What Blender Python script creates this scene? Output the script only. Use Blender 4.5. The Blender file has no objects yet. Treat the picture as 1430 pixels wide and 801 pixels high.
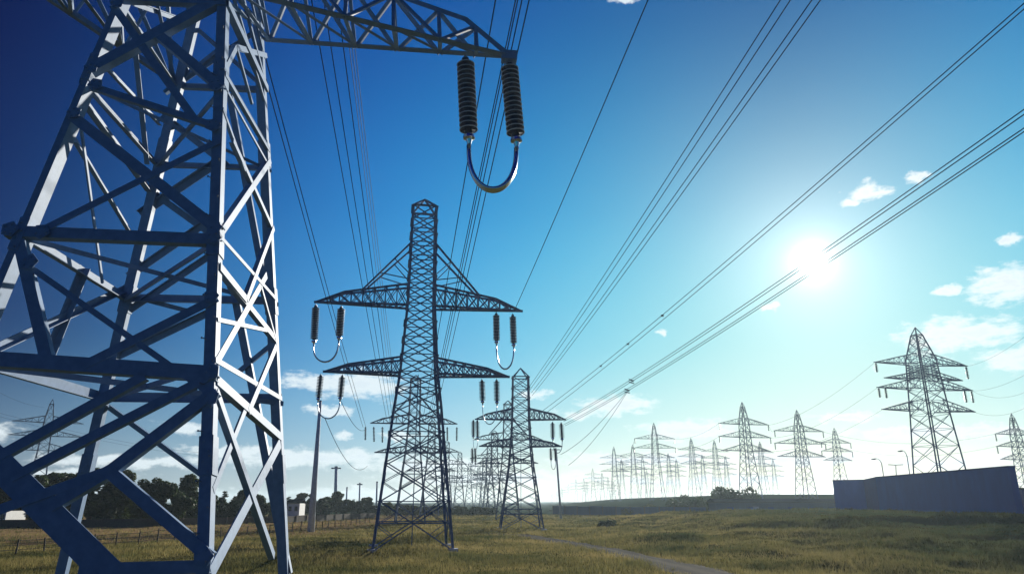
import bpy, math, random
import numpy as np
from mathutils import Vector as V, Matrix
R = math.radians
S = bpy.context.scene
C = S.collection
rnd = random.Random(7)

# ------------------------------------------------------------------ camera
FPX, PITCH, CAMZ = 991.0, R(16.81), 4.0
CP, SP = math.cos(PITCH), math.sin(PITCH)
cam = bpy.data.cameras.new('camera'); cam.lens = FPX / 1430 * 36; cam.sensor_width = 36
cam.clip_start = 0.1; cam.clip_end = 9000
co = bpy.data.objects.new('camera', cam); C.objects.link(co)
co.location = (0, 0, CAMZ); co.rotation_euler = (math.pi / 2 + PITCH, 0, 0); S.camera = co

# ------------------------------------------------------------------ light
SUN_EL, SUN_AZ = R(17.3), R(24.1)            # azimuth measured from +Y towards +X
SUND = V((math.sin(SUN_AZ) * math.cos(SUN_EL), math.cos(SUN_AZ) * math.cos(SUN_EL), math.sin(SUN_EL)))
sl = bpy.data.lights.new('sun', 'SUN'); sl.energy = 5.0; sl.angle = R(0.5); sl.color = (1.0, 0.94, 0.82)
so = bpy.data.objects.new('sun', sl); C.objects.link(so)
so.rotation_euler = (-SUND).to_track_quat('-Z', 'Y').to_euler(); so.location = (60, 120, 60)
S.view_settings.view_transform = 'Standard'; S.view_settings.look = 'None'
S.view_settings.exposure = 0.33; S.view_settings.gamma = 1.0; S.view_settings.use_curve_mapping = False
S.cycles.use_denoising = True
S.cycles.max_bounces = 6; S.cycles.volume_bounces = 1; S.cycles.transparent_max_bounces = 8
S.cycles.diffuse_bounces = 3; S.cycles.glossy_bounces = 3; S.cycles.transmission_bounces = 3

def ray(px, py):
    u = (400.5 - py) / FPX
    return V(((px - 715) / FPX, CP - u * SP, SP + u * CP))
def at(px, py, Y):                            # the point seen at a pixel of the photo at distance Y
    d = ray(px, py); return V((0, 0, CAMZ)) + d * (Y / d.y)
def onplane(px, py, p0, n):
    d = ray(px, py); o = V((0, 0, CAMZ)); return o + d * ((p0 - o).dot(n) / d.dot(n))
def onground(px, py, z=0.0):
    d = ray(px, py); return V((0, 0, CAMZ)) + d * ((z - CAMZ) / d.z)

# ------------------------------------------------------------------ world: Nishita sky, aureole round the sun, clouds by direction
W = bpy.data.worlds.new('World'); S.world = W; W.use_nodes = True
nt = W.node_tree; nt.nodes.clear()
class G:                                      # tiny node-graph helper
    def __init__(s, nt): s.nt = nt
    def n(s, t, **k):
        x = s.nt.nodes.new(t)
        for a, b in k.items(): setattr(x, a, b)
        return x
    def link(s, a, b): s.nt.links.new(a, b)
    def put(s, sock, v):
        if isinstance(v, bpy.types.NodeSocket): s.link(v, sock)
        else: sock.default_value = v
    def m(s, op, a, b=0.0, c=None, clamp=False):
        x = s.n('ShaderNodeMath', operation=op, use_clamp=clamp); s.put(x.inputs[0], a); s.put(x.inputs[1], b)
        if c is not None: s.put(x.inputs[2], c)
        return x.outputs[0]
    def vm(s, op, a, b=(0, 0, 0), out=0):
        x = s.n('ShaderNodeVectorMath', operation=op); s.put(x.inputs[0], a)
        if op == 'SCALE': s.put(x.inputs['Scale'], b)
        else: s.put(x.inputs[1], b)
        return x.outputs[out]
    def mix(s, f, a, b, blend='MIX'):
        x = s.n('ShaderNodeMix', data_type='RGBA', blend_type=blend); s.put(x.inputs[0], f); s.put(x.inputs[6], a); s.put(x.inputs[7], b)
        return x.outputs[2]
    def noise(s, vec, scale, detail=4, rough=0.55):
        x = s.n('ShaderNodeTexNoise'); s.put(x.inputs['Vector'], vec); x.inputs['Scale'].default_value = scale
        x.inputs['Detail'].default_value = detail; x.inputs['Roughness'].default_value = rough
        return x
    def ramp(s, f, pts):
        x = s.n('ShaderNodeValToRGB'); s.put(x.inputs[0], f); e = x.color_ramp.elements
        while len(e) < len(pts): e.new(0.5)
        for k, (p, c) in enumerate(pts): e[k].position = p; e[k].color = (*c, 1) if len(c) == 3 else c
        return x.outputs[0]
    def smooth(s, v, a, b):
        x = s.n('ShaderNodeMapRange', interpolation_type='SMOOTHSTEP'); s.put(x.inputs[0], v)
        x.inputs[1].default_value = a; x.inputs[2].default_value = b; return x.outputs[0]
g = G(nt)
tc = g.n('ShaderNodeTexCoord'); D = g.vm('NORMALIZE', tc.outputs['Generated'])
sky = g.n('ShaderNodeTexSky', sky_type='NISHITA', sun_disc=False)
sky.sun_elevation = SUN_EL; sky.sun_rotation = SUN_AZ; sky.altitude = 0
sky.air_density = 1.0; sky.dust_density = 0.3; sky.ozone_density = 3.0
SKY_STRENGTH = 0.08
gam = g.n('ShaderNodeGamma'); g.link(sky.outputs[0], gam.inputs[0]); gam.inputs[1].default_value = 0.3
sep = g.n('ShaderNodeSeparateXYZ'); g.link(D, sep.inputs[0])
el = g.m('MULTIPLY', g.m('ARCSINE', sep.outputs[2]), 57.2958)
az = g.m('MULTIPLY', g.m('ARCTAN2', sep.outputs[0], sep.outputs[1]), 57.2958)
dot = g.m('MAXIMUM', g.vm('DOT_PRODUCT', D, tuple(SUND), out=1), 0.0)
# deep polarised blue: tone by elevation (TE) and by compass angle from the sun (TA)
TE = [(0.0, (4.6, 4.5, 4.0)), (0.05, (3.3, 4.3, 4.1)), (0.13, (1.22, 4.0, 4.2)), (0.25, (0.12, 2.8, 4.2)), (0.42, (0.0, 0.76, 2.4)), (0.6, (0.02, 0.4, 1.6)), (1.0, (0.02, 0.3, 1.2))]
TA = [(0.0, (0.9, 0.80, 0.80)), (0.10, (1.0, 1.0, 1.0)), (0.215, (0.34, 0.54, 1.0)), (0.335, (0.0, 0.0, 0.10)), (0.45, (0.0, 0.0, 0.10)), (0.7, (0.0, 0.03, 0.18)), (1.0, (0.0, 0.08, 0.4))]
hx = g.m('SQRT', g.m('SUBTRACT', 1.0001, g.m('MULTIPLY', sep.outputs[2], sep.outputs[2])))
cd = g.m('DIVIDE', g.m('ADD', g.m('MULTIPLY', sep.outputs[0], math.sin(SUN_AZ)), g.m('MULTIPLY', sep.outputs[1], math.cos(SUN_AZ))), hx)
dev = g.m('DIVIDE', g.m('ARCCOSINE', g.m('MULTIPLY', cd, 0.9999)), math.pi)
def sramp(f, pts):
    o = g.ramp(f, [(p, tuple(v / 10 for v in c)) for p, c in pts]); o.node.color_ramp.interpolation = 'B_SPLINE'; return g.vm('SCALE', o, 10.0)
tone_e = sramp(g.m('DIVIDE', el, 90.0), TE); tone_a = sramp(dev, TA)
low = g.m('MULTIPLY', g.smooth(el, 13.0, 0.0), 0.75)
lift = g.n('ShaderNodeGamma'); g.link(tone_a, lift.inputs[0]); lift.inputs[1].default_value = 0.35
tone_a = g.mix(low, tone_a, lift.outputs[0])
base = g.mix(1.0, g.mix(1.0, gam.outputs[0], tone_e, 'MULTIPLY'), tone_a, 'MULTIPLY')
def glow(power, amp, col):
    return g.vm('SCALE', col, g.m('MULTIPLY', g.m('POWER', dot, power), amp))
gl = glow(40, 2.8, (0.95, 0.58, 0.32))
for p_, a_, c_ in ((170, 2.6, (1.0, 0.95, 0.85)), (600, 1.6, (1, 1, 0.97)), (2200, 5.0, (1, 1, 0.97)), (12000, 60.0, (1, 0.98, 0.92))):
    gl = g.vm('ADD', gl, glow(p_, a_, c_))
skyc = g.vm('ADD', base, gl)
# clouds: (pixel x, y, half width, half height) of the photo turned into compass direction and elevation
CL = [(505, 538, 56, 18), (445, 533, 52, 13), (462, 573, 30, 8), (480, 608, 12, 4), (748, 549, 20, 6), (862, 566, 46, 14), (815, 576, 34, 8),
      (1210, 269, 26, 11), (1185, 283, 14, 6), (1283, 247, 15, 6), (1408, 398, 56, 26), (1340, 468, 85, 22), (1418, 499, 52, 18), (1320, 405, 16, 6),
      (1412, 337, 18, 4), (872, 0, 20, 6), (925, 465, 7, 3), (1070, 430, 12, 5), (440, 640, 130, 12), (600, 650, 110, 10), (180, 645, 120, 8), (255, 596, 36, 8),
      (330, 632, 70, 9), (90, 662, 90, 8), (960, 600, 62, 12), (1180, 583, 46, 7), (1270, 603, 90, 8), (900, 640, 120, 9), (700, 668, 160, 9), (1120, 640, 130, 9),
      (1370, 600, 60, 8), (1330, 645, 110, 8), (240, 690, 160, 9), (520, 690, 140, 9), (560, 606, 30, 5), (1000, 670, 160, 8), (-40, 600, 60, 12), (1500, 560, 60, 16)]
def azel(px, py):
    d = ray(px, py).normalized(); return math.degrees(math.atan2(d.x, d.y)), math.degrees(math.asin(d.z))
cv = g.n('ShaderNodeCombineXYZ'); g.link(az, cv.inputs[0]); g.link(el, cv.inputs[1])
wn = g.noise(cv.outputs[0], 0.55, 5, 0.6)
warp = g.vm('SCALE', g.vm('SUBTRACT', wn.outputs['Color'], (0.5, 0.5, 0.5)), 2.6)
wv = g.vm('ADD', cv.outputs[0], g.vm('MULTIPLY', warp, (1, 0.55, 0)))
best = None
for (x, y, a, b) in CL:
    A0, E0 = azel(x, y); A1, E1 = azel(x + a, y); A2, E2 = azel(x, y - b)
    ln = g.vm('LENGTH', g.vm('MULTIPLY', g.vm('SUBTRACT', wv, (A0, E0, 0)), (1 / max(.4, abs(A1 - A0)), 1 / max(.3, abs(E2 - E0)), 0)), out=1)
    best = ln if best is None else g.m('MINIMUM', best, ln)
st = g.vm('MULTIPLY', cv.outputs[0], (0.55, 1.3, 1))
dn = g.noise(st, 1.3, 8, 0.62).outputs['Fac']
dens = g.m('ADD', g.m('SUBTRACT', 1.25, best), g.m('MULTIPLY', g.m('SUBTRACT', dn, 0.5), 2.6))
cmask = g.m('MULTIPLY', g.smooth(dens, -0.15, 0.95), 0.95)
shade = g.smooth(dens, 0.1, 1.3)
ccol = g.mix(shade, (9.6, 10.4, 10.5, 1), (7.6, 8.7, 9.4, 1))
ccol = g.vm('ADD', ccol, g.vm('SCALE', gl, 0.6))
out = g.mix(cmask, skyc, ccol)
bg = g.n('ShaderNodeBackground'); g.link(out, bg.inputs[0]); bg.inputs[1].default_value = SKY_STRENGTH
wo = g.n('ShaderNodeOutputWorld'); g.link(bg.outputs[0], wo.inputs[0])
try: W.cycles.sampling_method = 'MANUAL'; W.cycles.sample_map_resolution = 1024
except Exception: pass

# ------------------------------------------------------------------ materials
def mat(name, col, rough=0.6, metal=0.0, var=0.18, scale=3.0, bump=0.0, stretch=None, col2=None, transl=0.0, spec=0.4):
    m = bpy.data.materials.new(name); m.use_nodes = True; h = G(m.node_tree); p = m.node_tree.nodes['Principled BSDF']
    t = h.n('ShaderNodeTexCoord').outputs['Object']
    if stretch: t = h.vm('MULTIPLY', t, stretch)
    nz = h.noise(t, scale, 6, 0.6).outputs['Fac']
    c2 = col2 or tuple(max(0, c * (1 - var)) for c in col); c1 = col if col2 else tuple(c * (1 + var) for c in col)
    cc = h.ramp(nz, [(0.3, c2), (0.7, c1)])
    h.link(cc, p.inputs['Base Color']); p.inputs['Roughness'].default_value = rough; p.inputs['Metallic'].default_value = metal
    p.inputs['Specular IOR Level'].default_value = spec
    if bump:
        b = h.n('ShaderNodeBump'); b.inputs['Strength'].default_value = bump; h.link(nz, b.inputs['Height']); h.link(b.outputs[0], p.inputs['Normal'])
    if transl:
        tr = h.n('ShaderNodeBsdfTranslucent'); h.link(h.mix(1.0, cc, (1.1, 1.15, 0.6, 1), 'MULTIPLY'), tr.inputs[0])
        mx = h.n('ShaderNodeMixShader'); mx.inputs[0].default_value = transl
        o = m.node_tree.nodes['Material Output']; h.link(p.outputs[0], mx.inputs[1]); h.link(tr.outputs[0], mx.inputs[2]); h.link(mx.outputs[0], o.inputs[0])
    return m
M = dict(
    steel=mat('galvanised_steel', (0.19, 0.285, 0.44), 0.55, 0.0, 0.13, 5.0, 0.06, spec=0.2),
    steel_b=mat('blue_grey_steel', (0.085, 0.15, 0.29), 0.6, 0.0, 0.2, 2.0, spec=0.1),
    far=mat('pale_steel', (0.10, 0.16, 0.26), 0.7, 0.0, 0.2, 1.0, spec=0.1),
    bolt=mat('bolt_steel', (0.2, 0.24, 0.3), 0.45, 0.3, 0.2, 9),
    wire=mat('aluminium_wire', (0.02, 0.03, 0.055), 0.95, 0.0, 0.2, 1, spec=0.0),
    brightwire=mat('bright_aluminium_wire', (0.16, 0.2, 0.24), 0.8, 0.0, 0.1, 1, spec=0.1),
    insul=mat('dark_glazed_porcelain', (0.018, 0.036, 0.085), 0.25, 0.0, 0.25, 4, spec=0.4),
    rim_shine=mat('painted_rim_shine', (0.50, 0.57, 0.66), 0.2, 0.0, 0.1, 5, spec=0.6),  # highlight on the shed edges, put into a pale colour
    chrome=mat('polished_aluminium', (0.72, 0.76, 0.8), 0.22, 1.0, 0.06, 5),
    conc=mat('pole_concrete', (0.58, 0.63, 0.72), 0.8, 0, 0.2, 2.5, 0.1),
    wood=mat('weathered_wood', (0.10, 0.085, 0.07), 0.85, 0, 0.3, 5, 0.2),
    bark=mat('bark', (0.08, 0.065, 0.05), 0.9, 0, 0.3, 6, 0.3),
    leaf1=mat('dark_leaves', (0.040, 0.065, 0.030), 0.6, 0, 0.45, 0.5, transl=0.25),
    leaf2=mat('olive_leaves', (0.060, 0.080, 0.030), 0.6, 0, 0.4, 0.5, transl=0.3),
    leaf3=mat('pine_needles', (0.030, 0.055, 0.032), 0.65, 0, 0.4, 0.6, transl=0.15),
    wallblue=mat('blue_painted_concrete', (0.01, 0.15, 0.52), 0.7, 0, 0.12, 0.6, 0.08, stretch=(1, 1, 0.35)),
    wall_lit=mat('lit_blue_concrete', (0.06, 0.26, 0.72), 0.7, 0, 0.12, 0.6, 0.08, stretch=(1, 1, 0.35)),  # lighter copy of wallblue: light on the end facet painted in
    walldark=mat('dark_blue_concrete', (0.012, 0.07, 0.30), 0.7, 0, 0.12, 0.6, 0.08),  # on the wall, recess shade painted in; plain colour on doors and block
    coping=mat('coping_concrete', (0.03, 0.09, 0.30), 0.8, 0, 0.15, 2),
    shed=mat('grey_shed_metal', (0.045, 0.10, 0.18), 0.6, 0, 0.15, 1, stretch=(3, 3, .3)),
    roof=mat('dull_roof_sheet', (0.02, 0.03, 0.048), 0.95, 0, 0.2, 1, spec=0.0),
    white=mat('white_render', (0.74, 0.76, 0.76), 0.7, 0, 0.06, 2),
    glass=mat('dark_window_glass', (0.03, 0.05, 0.07), 0.12, 0, 0.1, 3, spec=0.7),
)
def ground_material():
    m = bpy.data.materials.new('dry_meadow_soil'); m.use_nodes = True; h = G(m.node_tree); p = m.node_tree.nodes['Principled BSDF']
    pos = h.n('ShaderNodeNewGeometry').outputs['Position']
    n1 = h.noise(pos, 0.09, 5, 0.6).outputs['Fac']; n2 = h.noise(pos, 1.4, 6, 0.7).outputs['Fac']
    c = h.ramp(n1, [(0.30, (0.075, 0.085, 0.030)), (0.52, (0.135, 0.125, 0.046)), (0.72, (0.185, 0.155, 0.062))])
    c = h.mix(h.m('MULTIPLY', n2, 0.55), c, (0.05, 0.055, 0.025, 1))
    s = h.n('ShaderNodeSeparateXYZ'); h.link(pos, s.inputs[0])
    band = h.m('ADD', s.outputs[1], h.m('MULTIPLY', s.outputs[0], 0.9))               # mown straw-coloured field behind the post fence
    f = h.m('MULTIPLY', h.smooth(h.m('ADD', s.outputs[0], h.m('MULTIPLY', n1, 6)), -16.0, -26.0), h.smooth(h.m('SUBTRACT', s.outputs[1], h.m('MULTIPLY', s.outputs[0], 1.05)), 116.0, 121.0))
    f = h.m('MULTIPLY', f, h.smooth(s.outputs[1], 320.0, 240.0))
    c = h.mix(h.m('MULTIPLY', f, 0.85), c, h.ramp(n2, [(0.35, (0.23, 0.15, 0.075)), (0.65, (0.36, 0.25, 0.13))]))
    far = h.smooth(s.outputs[1], 195, 260)
    c = h.mix(h.m('MULTIPLY', far, 0.9), c, (0.012, 0.036, 0.024, 1))
    h.link(c, p.inputs['Base Color']); p.inputs['Roughness'].default_value = 0.95; p.inputs['Specular IOR Level'].default_value = 0.0
    b = h.n('ShaderNodeBump'); b.inputs['Strength'].default_value = 0.6; b.inputs['Distance'].default_value = 0.15; h.link(n2, b.inputs['Height']); h.link(b.outputs[0], p.inputs['Normal'])
    return m
def grass_material():
    m = bpy.data.materials.new('meadow_grass'); m.use_nodes = True; h = G(m.node_tree); p = m.node_tree.nodes['Principled BSDF']
    pos = h.n('ShaderNodeNewGeometry').outputs['Position']
    n1 = h.noise(pos, 0.10, 5, 0.6).outputs['Fac']; n2 = h.noise(pos, 2.5, 3, 0.6).outputs['Fac']
    c = h.ramp(h.m('ADD', h.m('MULTIPLY', n1, 0.65), h.m('MULTIPLY', n2, 0.35)), [(0.37, (0.056, 0.080, 0.034)), (0.49, (0.215, 0.195, 0.072)), (0.61, (0.44, 0.35, 0.145))])
    sx = h.n('ShaderNodeSeparateXYZ'); h.link(pos, sx.inputs[0])
    right_shade = h.smooth(h.m('ADD', h.m('SUBTRACT', sx.outputs[0], h.m('MULTIPLY', sx.outputs[1], .12)), h.m('MULTIPLY', n1, 30)), 22.0, 50.0)     # painted shade: blades turn a darker green towards the right
    c = h.mix(h.m('MULTIPLY', right_shade, 0.82), c, (0.036, 0.064, 0.034, 1))
    h.link(c, p.inputs['Base Color']); p.inputs['Roughness'].default_value = 0.7; p.inputs['Specular IOR Level'].default_value = 0.0
    tr = h.n('ShaderNodeBsdfTranslucent'); h.link(c, tr.inputs[0])
    mx = h.n('ShaderNodeMixShader'); mx.inputs[0].default_value = 0.38
    h.link(p.outputs[0], mx.inputs[1]); h.link(tr.outputs[0], mx.inputs[2]); h.link(mx.outputs[0], m.node_tree.nodes['Material Output'].inputs[0])
    return m
def track_material():
    m = bpy.data.materials.new('track_dirt'); m.use_nodes = True; h = G(m.node_tree); p = m.node_tree.nodes['Principled BSDF']
    pos = h.n('ShaderNodeNewGeometry').outputs['Position']; uv = h.n('ShaderNodeTexCoord').outputs['UV']
    s = h.n('ShaderNodeSeparateXYZ'); h.link(uv, s.inputs[0])
    n2 = h.noise(pos, 1.2, 6, 0.7).outputs['Fac']; n3 = h.noise(pos, 6, 4, 0.7).outputs['Fac']
    rut = h.m('ABSOLUTE', h.m('SUBTRACT', h.m('ABSOLUTE', h.m('SUBTRACT', s.outputs[0], 0.5)), 0.22))
    c = h.ramp(h.m('ADD', rut, h.m('MULTIPLY', h.m('SUBTRACT', n2, 0.5), 0.25)), [(0.02, (0.03, 0.029, 0.028)), (0.2, (0.085, 0.076, 0.06))])
    c = h.mix(h.m('MULTIPLY', n3, 0.5), c, (0.03, 0.032, 0.03, 1))
    h.link(c, p.inputs['Base Color']); p.inputs['Roughness'].default_value = 0.95; p.inputs['Specular IOR Level'].default_value = 0.02
    b = h.n('ShaderNodeBump'); b.inputs['Strength'].default_value = 0.5; b.inputs['Distance'].default_value = 0.1; h.link(n3, b.inputs['Height']); h.link(b.outputs[0], p.inputs['Normal'])
    return m

# ------------------------------------------------------------------ mesh helpers
class MB:
    def __init__(s): s.v = []; s.f = []
    def prism(s, p, q, prof, u, w):           # extrude a profile (list of (a, b) along u, w) from p to q
        k = len(s.v); n = len(prof)
        for e in (p, q):
            for a, b in prof: s.v.append(e + u * a + w * b)
        for i in range(n): j = (i + 1) % n; s.f.append((k + i, k + j, k + n + j, k + n + i))
        s.f.append(tuple(k + i for i in reversed(range(n)))); s.f.append(tuple(k + n + i for i in range(n)))
    def frame(s, p, q, n):
        a = (q - p).normalized(); n = V(n); u = a.cross(n)
        if u.length < 1e-4: u = a.cross(V((1, 0.3, 0)))
        u.normalize(); return a, u, u.cross(a).normalized()
    def angle(s, p, q, w, n, t=0.02, d=None, side=1):   # rolled steel angle: one flange in the plane of normal n, one standing inwards
        a, u, nn = s.frame(p, q, n)
        if nn.dot(V(n)) < 0: nn = -nn
        d = d or w * 0.75; u = u * side; h = w / 2
        s.prism(p, q, [(-h, 0), (h, 0), (h, -d), (h - t, -d), (h - t, -t), (-h, -t)], u, nn)
    def box(s, p, q, wu, wn, n=(0, -1, 0)):
        a, u, nn = s.frame(p, q, n); s.prism(p, q, [(-wu / 2, -wn / 2), (wu / 2, -wn / 2), (wu / 2, wn / 2), (-wu / 2, wn / 2)], u, nn)
    def bar(s, p, q, r, n=(0.2, -1, 0.1)): s.box(p, q, r * 2, r * 2, n)
    def tube(s, pts, r, k=6, caps=True):
        pts = [V(p) for p in pts]; b = len(s.v); m = len(pts); rr = r if isinstance(r, (list, tuple)) else [r] * m
        ref = None
        for i, p in enumerate(pts):
            t = (pts[min(i + 1, m - 1)] - pts[max(i - 1, 0)]).normalized()
            if ref is None: ref = t.cross(V((0, 0, 1))) if abs(t.z) < 0.9 else t.cross(V((1, 0, 0)))
            u = (ref - t * ref.dot(t)).normalized(); w = t.cross(u); ref = u
            for j in range(k): c = 2 * math.pi * j / k; s.v.append(p + (u * math.cos(c) + w * math.sin(c)) * rr[i])
        for i in range(m - 1):
            for j in range(k): l = (j + 1) % k; s.f.append((b + i * k + j, b + i * k + l, b + (i + 1) * k + l, b + (i + 1) * k + j))
        if caps: s.f.append(tuple(b + j for j in reversed(range(k)))); s.f.append(tuple(b + (m - 1) * k + j for j in range(k)))
    def lathe(s, p, axis, prof, k=12):        # prof: (distance along the axis, radius)
        axis = V(axis).normalized(); u = axis.cross(V((0.31, 0.9, 0.2))).normalized(); w = axis.cross(u); b = len(s.v)
        for h, r in prof:
            for j in range(k): c = 2 * math.pi * j / k; s.v.append(p + axis * h + (u * math.cos(c) + w * math.sin(c)) * r)
        for i in range(len(prof) - 1):
            for j in range(k): l = (j + 1) % k; s.f.append((b + i * k + j, b + i * k + l, b + (i + 1) * k + l, b + (i + 1) * k + j))
        s.f.append(tuple(b + j for j in range(k))); s.f.append(tuple(b + (len(prof) - 1) * k + j for j in reversed(range(k))))
    def slab(s, pts, n, t):                   # polygon plate of thickness t
        n = V(n).normalized(); b = len(s.v); k = len(pts)
        for p in pts: s.v.append(V(p) + n * t)
        for p in pts: s.v.append(V(p))
        s.f.append(tuple(range(b, b + k))); s.f.append(tuple(b + k + i for i in reversed(range(k))))
        for i in range(k): j = (i + 1) % k; s.f.append((b + i, b + k + i, b + k + j, b + j))
    def cuboid(s, lo, hi):
        x0, y0, z0 = lo; x1, y1, z1 = hi; s.slab([(x0, y0, z0), (x1, y0, z0), (x1, y1, z0), (x0, y1, z0)], (0, 0, 1), z1 - z0)
    def mesh(s, name, m, smooth=False):
        me = bpy.data.meshes.new(name); me.from_pydata([tuple(p) for p in s.v], [], s.f); me.update()
        if smooth: me.polygons.foreach_set('use_smooth', [True] * len(me.polygons))
        if m: me.materials.append(m)
        bm_fix(me); return me
    def build(s, name, m, parent=None, smooth=False, origin=None):
        off = V(origin) if origin is not None else V((0, 0, 0))
        if origin is not None: s.v = [p - off for p in s.v]
        o = bpy.data.objects.new(name, s.mesh(name, m, smooth)); C.objects.link(o)
        if parent: o.parent = parent
        o.location = off; return o
import bmesh
def bm_fix(me):
    if len(me.polygons) > 60000: return
    b = bmesh.new(); b.from_mesh(me); bmesh.ops.recalc_face_normals(b, faces=b.faces); b.to_mesh(me); b.free()
def tag(o, label=None, cat=None, group=None, kind=None):
    for k, v in (('label', label), ('category', cat), ('group', group), ('kind', kind)):
        if v: o[k] = v
    return o
def thing(name, loc, label, cat, group=None, rz=0.0, sc=1.0):
    o = bpy.data.objects.new(name, None); C.objects.link(o); o.location = loc; o.rotation_euler.z = rz; o.scale = (sc,) * 3; o.empty_display_size = 0.5
    return tag(o, label, cat, group)
def copy_tree(o, parent=None):
    c = o.copy(); C.objects.link(c)
    if parent: c.parent = parent
    for ch in list(o.children): copy_tree(ch, c)
    return c

# ------------------------------------------------------------------ ground
def ss(t): t = np.clip(t, 0, 1); return t * t * (3 - 2 * t)
def zt(x, y):
    x = np.asarray(x, float); y = np.asarray(y, float)
    d = y + 0.16 * x + 2.2 * np.sin(x * 0.13 + 0.8) + 1.1 * np.sin(x * 0.37)
    rise = ss((x - 10) / 24) * (0.75 * ss((d - 50) / 2.8) + 0.8 * ss((d - 66) / 2.8) + 0.8 * ss((d - 88) / 3.0)) * (0.72 + 0.28 * ss((x - 25) / 30)) * (1 - ss((y - 150) / 45))
    hill = 6.6 * ss((x - 2 - 0.02 * (y - 240)) / 88) * ss((y - 222) / 55) * (1 - 0.6 * ss((y - 520) / 500))
    amp = (0.10 + 0.42 * ss((x - 8) / 14)) * ss((y - 20) / 20) * (1 - ss((y - 150) / 60))
    b = np.sin(x * 0.43 + 1.1 * np.sin(y * 0.16)) * np.sin(y * 0.21 + 0.9 * np.sin(x * 0.11) + 0.6) + 0.55 * np.sin(x * 0.83 + y * 0.31 + 2) * np.sin(y * 0.5 - x * 0.22) + 0.3 * np.sin(x * 1.7 + 0.7 * np.sin(y)) * np.sin(y * 0.9 + 1)
    mound = 0.75 * np.exp(-(((x - 17) / 5.5) ** 2 + ((y - 76) / 3.6) ** 2)) + 0.6 * np.exp(-(((x - 30) / 8) ** 2 + ((y - 60) / 2.6) ** 2)) + 0.5 * np.exp(-(((x - 44) / 9) ** 2 + ((y - 84) / 3.5) ** 2))
    left = 0.6 * ss((-x - 70) / 40) * ss((y - 100) / 60)
    return rise + hill + amp * b * 0.55 + mound + left
def Z(x, y): return float(zt(x, y))
def axis(lo, flo, fhi, hi, step):
    a = list(np.arange(flo, fhi + 1e-6, step)); s = step
    while a[-1] < hi: s *= 1.18; a.append(a[-1] + s)
    s = step
    while a[0] > lo: s *= 1.18; a.insert(0, a[0] - s)
    return np.array(a)
gx = axis(-3000, -90, 115, 3000, 1.0); gy = axis(-80, -6, 262, 3500, 1.0)
XX, YY = np.meshgrid(gx, gy); ZZ = zt(XX, YY); nx, ny = len(gx), len(gy)
gm = bpy.data.meshes.new('ground'); vv = np.stack([XX, YY, ZZ], -1).reshape(-1, 3)
ii = (np.arange(ny - 1)[:, None] * nx + np.arange(nx - 1)[None, :]).reshape(-1)
ff = np.stack([ii, ii + 1, ii + nx + 1, ii + nx], -1)
gm.vertices.add(len(vv)); gm.vertices.foreach_set('co', vv.reshape(-1).astype(np.float32))
gm.loops.add(ff.size); gm.loops.foreach_set('vertex_index', ff.reshape(-1).astype(np.int32))
gm.polygons.add(len(ff)); gm.polygons.foreach_set('loop_start', (np.arange(len(ff)) * 4).astype(np.int32)); gm.polygons.foreach_set('use_smooth', np.ones(len(ff), bool))
gm.update(); gm.validate(); gm.materials.append(ground_material())
go = bpy.data.objects.new('ground', gm); C.objects.link(go); tag(go, kind='structure')

# dirt track
tp = [onground(*p) for p in ((690, 744.5), (735, 748), (790, 757), (850, 768), (920, 784), (1000, 806), (1090, 834), (1180, 870))]
def catmull(P, n):
    o = []
    for i in range(len(P) - 1):
        a, b, c, d = P[max(i - 1, 0)], P[i], P[i + 1], P[min(i + 2, len(P) - 1)]
        for k in range(n): t = k / n; o.append(0.5 * ((2 * b) + (c - a) * t + (2 * a - 5 * b + 4 * c - d) * t * t + (3 * b - a - 3 * c + d) * t ** 3))
    return o + [P[-1]]
TR = catmull(tp, 26); TRW = []
tb = bpy.data.meshes.new('path'); tv, tf, tuv = [], [], []
NW = 7
for i, p in enumerate(TR):
    t = (TR[min(i + 1, len(TR) - 1)] - TR[max(i - 1, 0)]); nrm = V((-t.y, t.x, 0)).normalized()
    hw = 1.15 + 0.006 * i + 0.2 * math.sin(i * 0.7) + 0.15 * rnd.uniform(-1, 1); TRW.append(hw)
    for j in range(NW):
        q = p + nrm * hw * (2 * j / (NW - 1) - 1); edge = abs(2 * j / (NW - 1) - 1)
        tv.append((q.x, q.y, Z(q.x, q.y) + (0.06 if edge < 0.9 else 0.02))); tuv.append((j / (NW - 1), i / 20))
for i in range(len(TR) - 1):
    for j in range(NW - 1): a = i * NW + j; tf.append((a, a + NW, a + NW + 1, a + 1))
tb.from_pydata(tv, [], tf); ul = tb.uv_layers.new(name='UVMap')
for l in tb.loops: ul.data[l.index].uv = tuv[l.vertex_index]
tb.materials.append(track_material()); tb.polygons.foreach_set('use_smooth', [True] * len(tb.polygons)); bm_fix(tb)
to = bpy.data.objects.new('path', tb); C.objects.link(to); tag(to, kind='structure')

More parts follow.
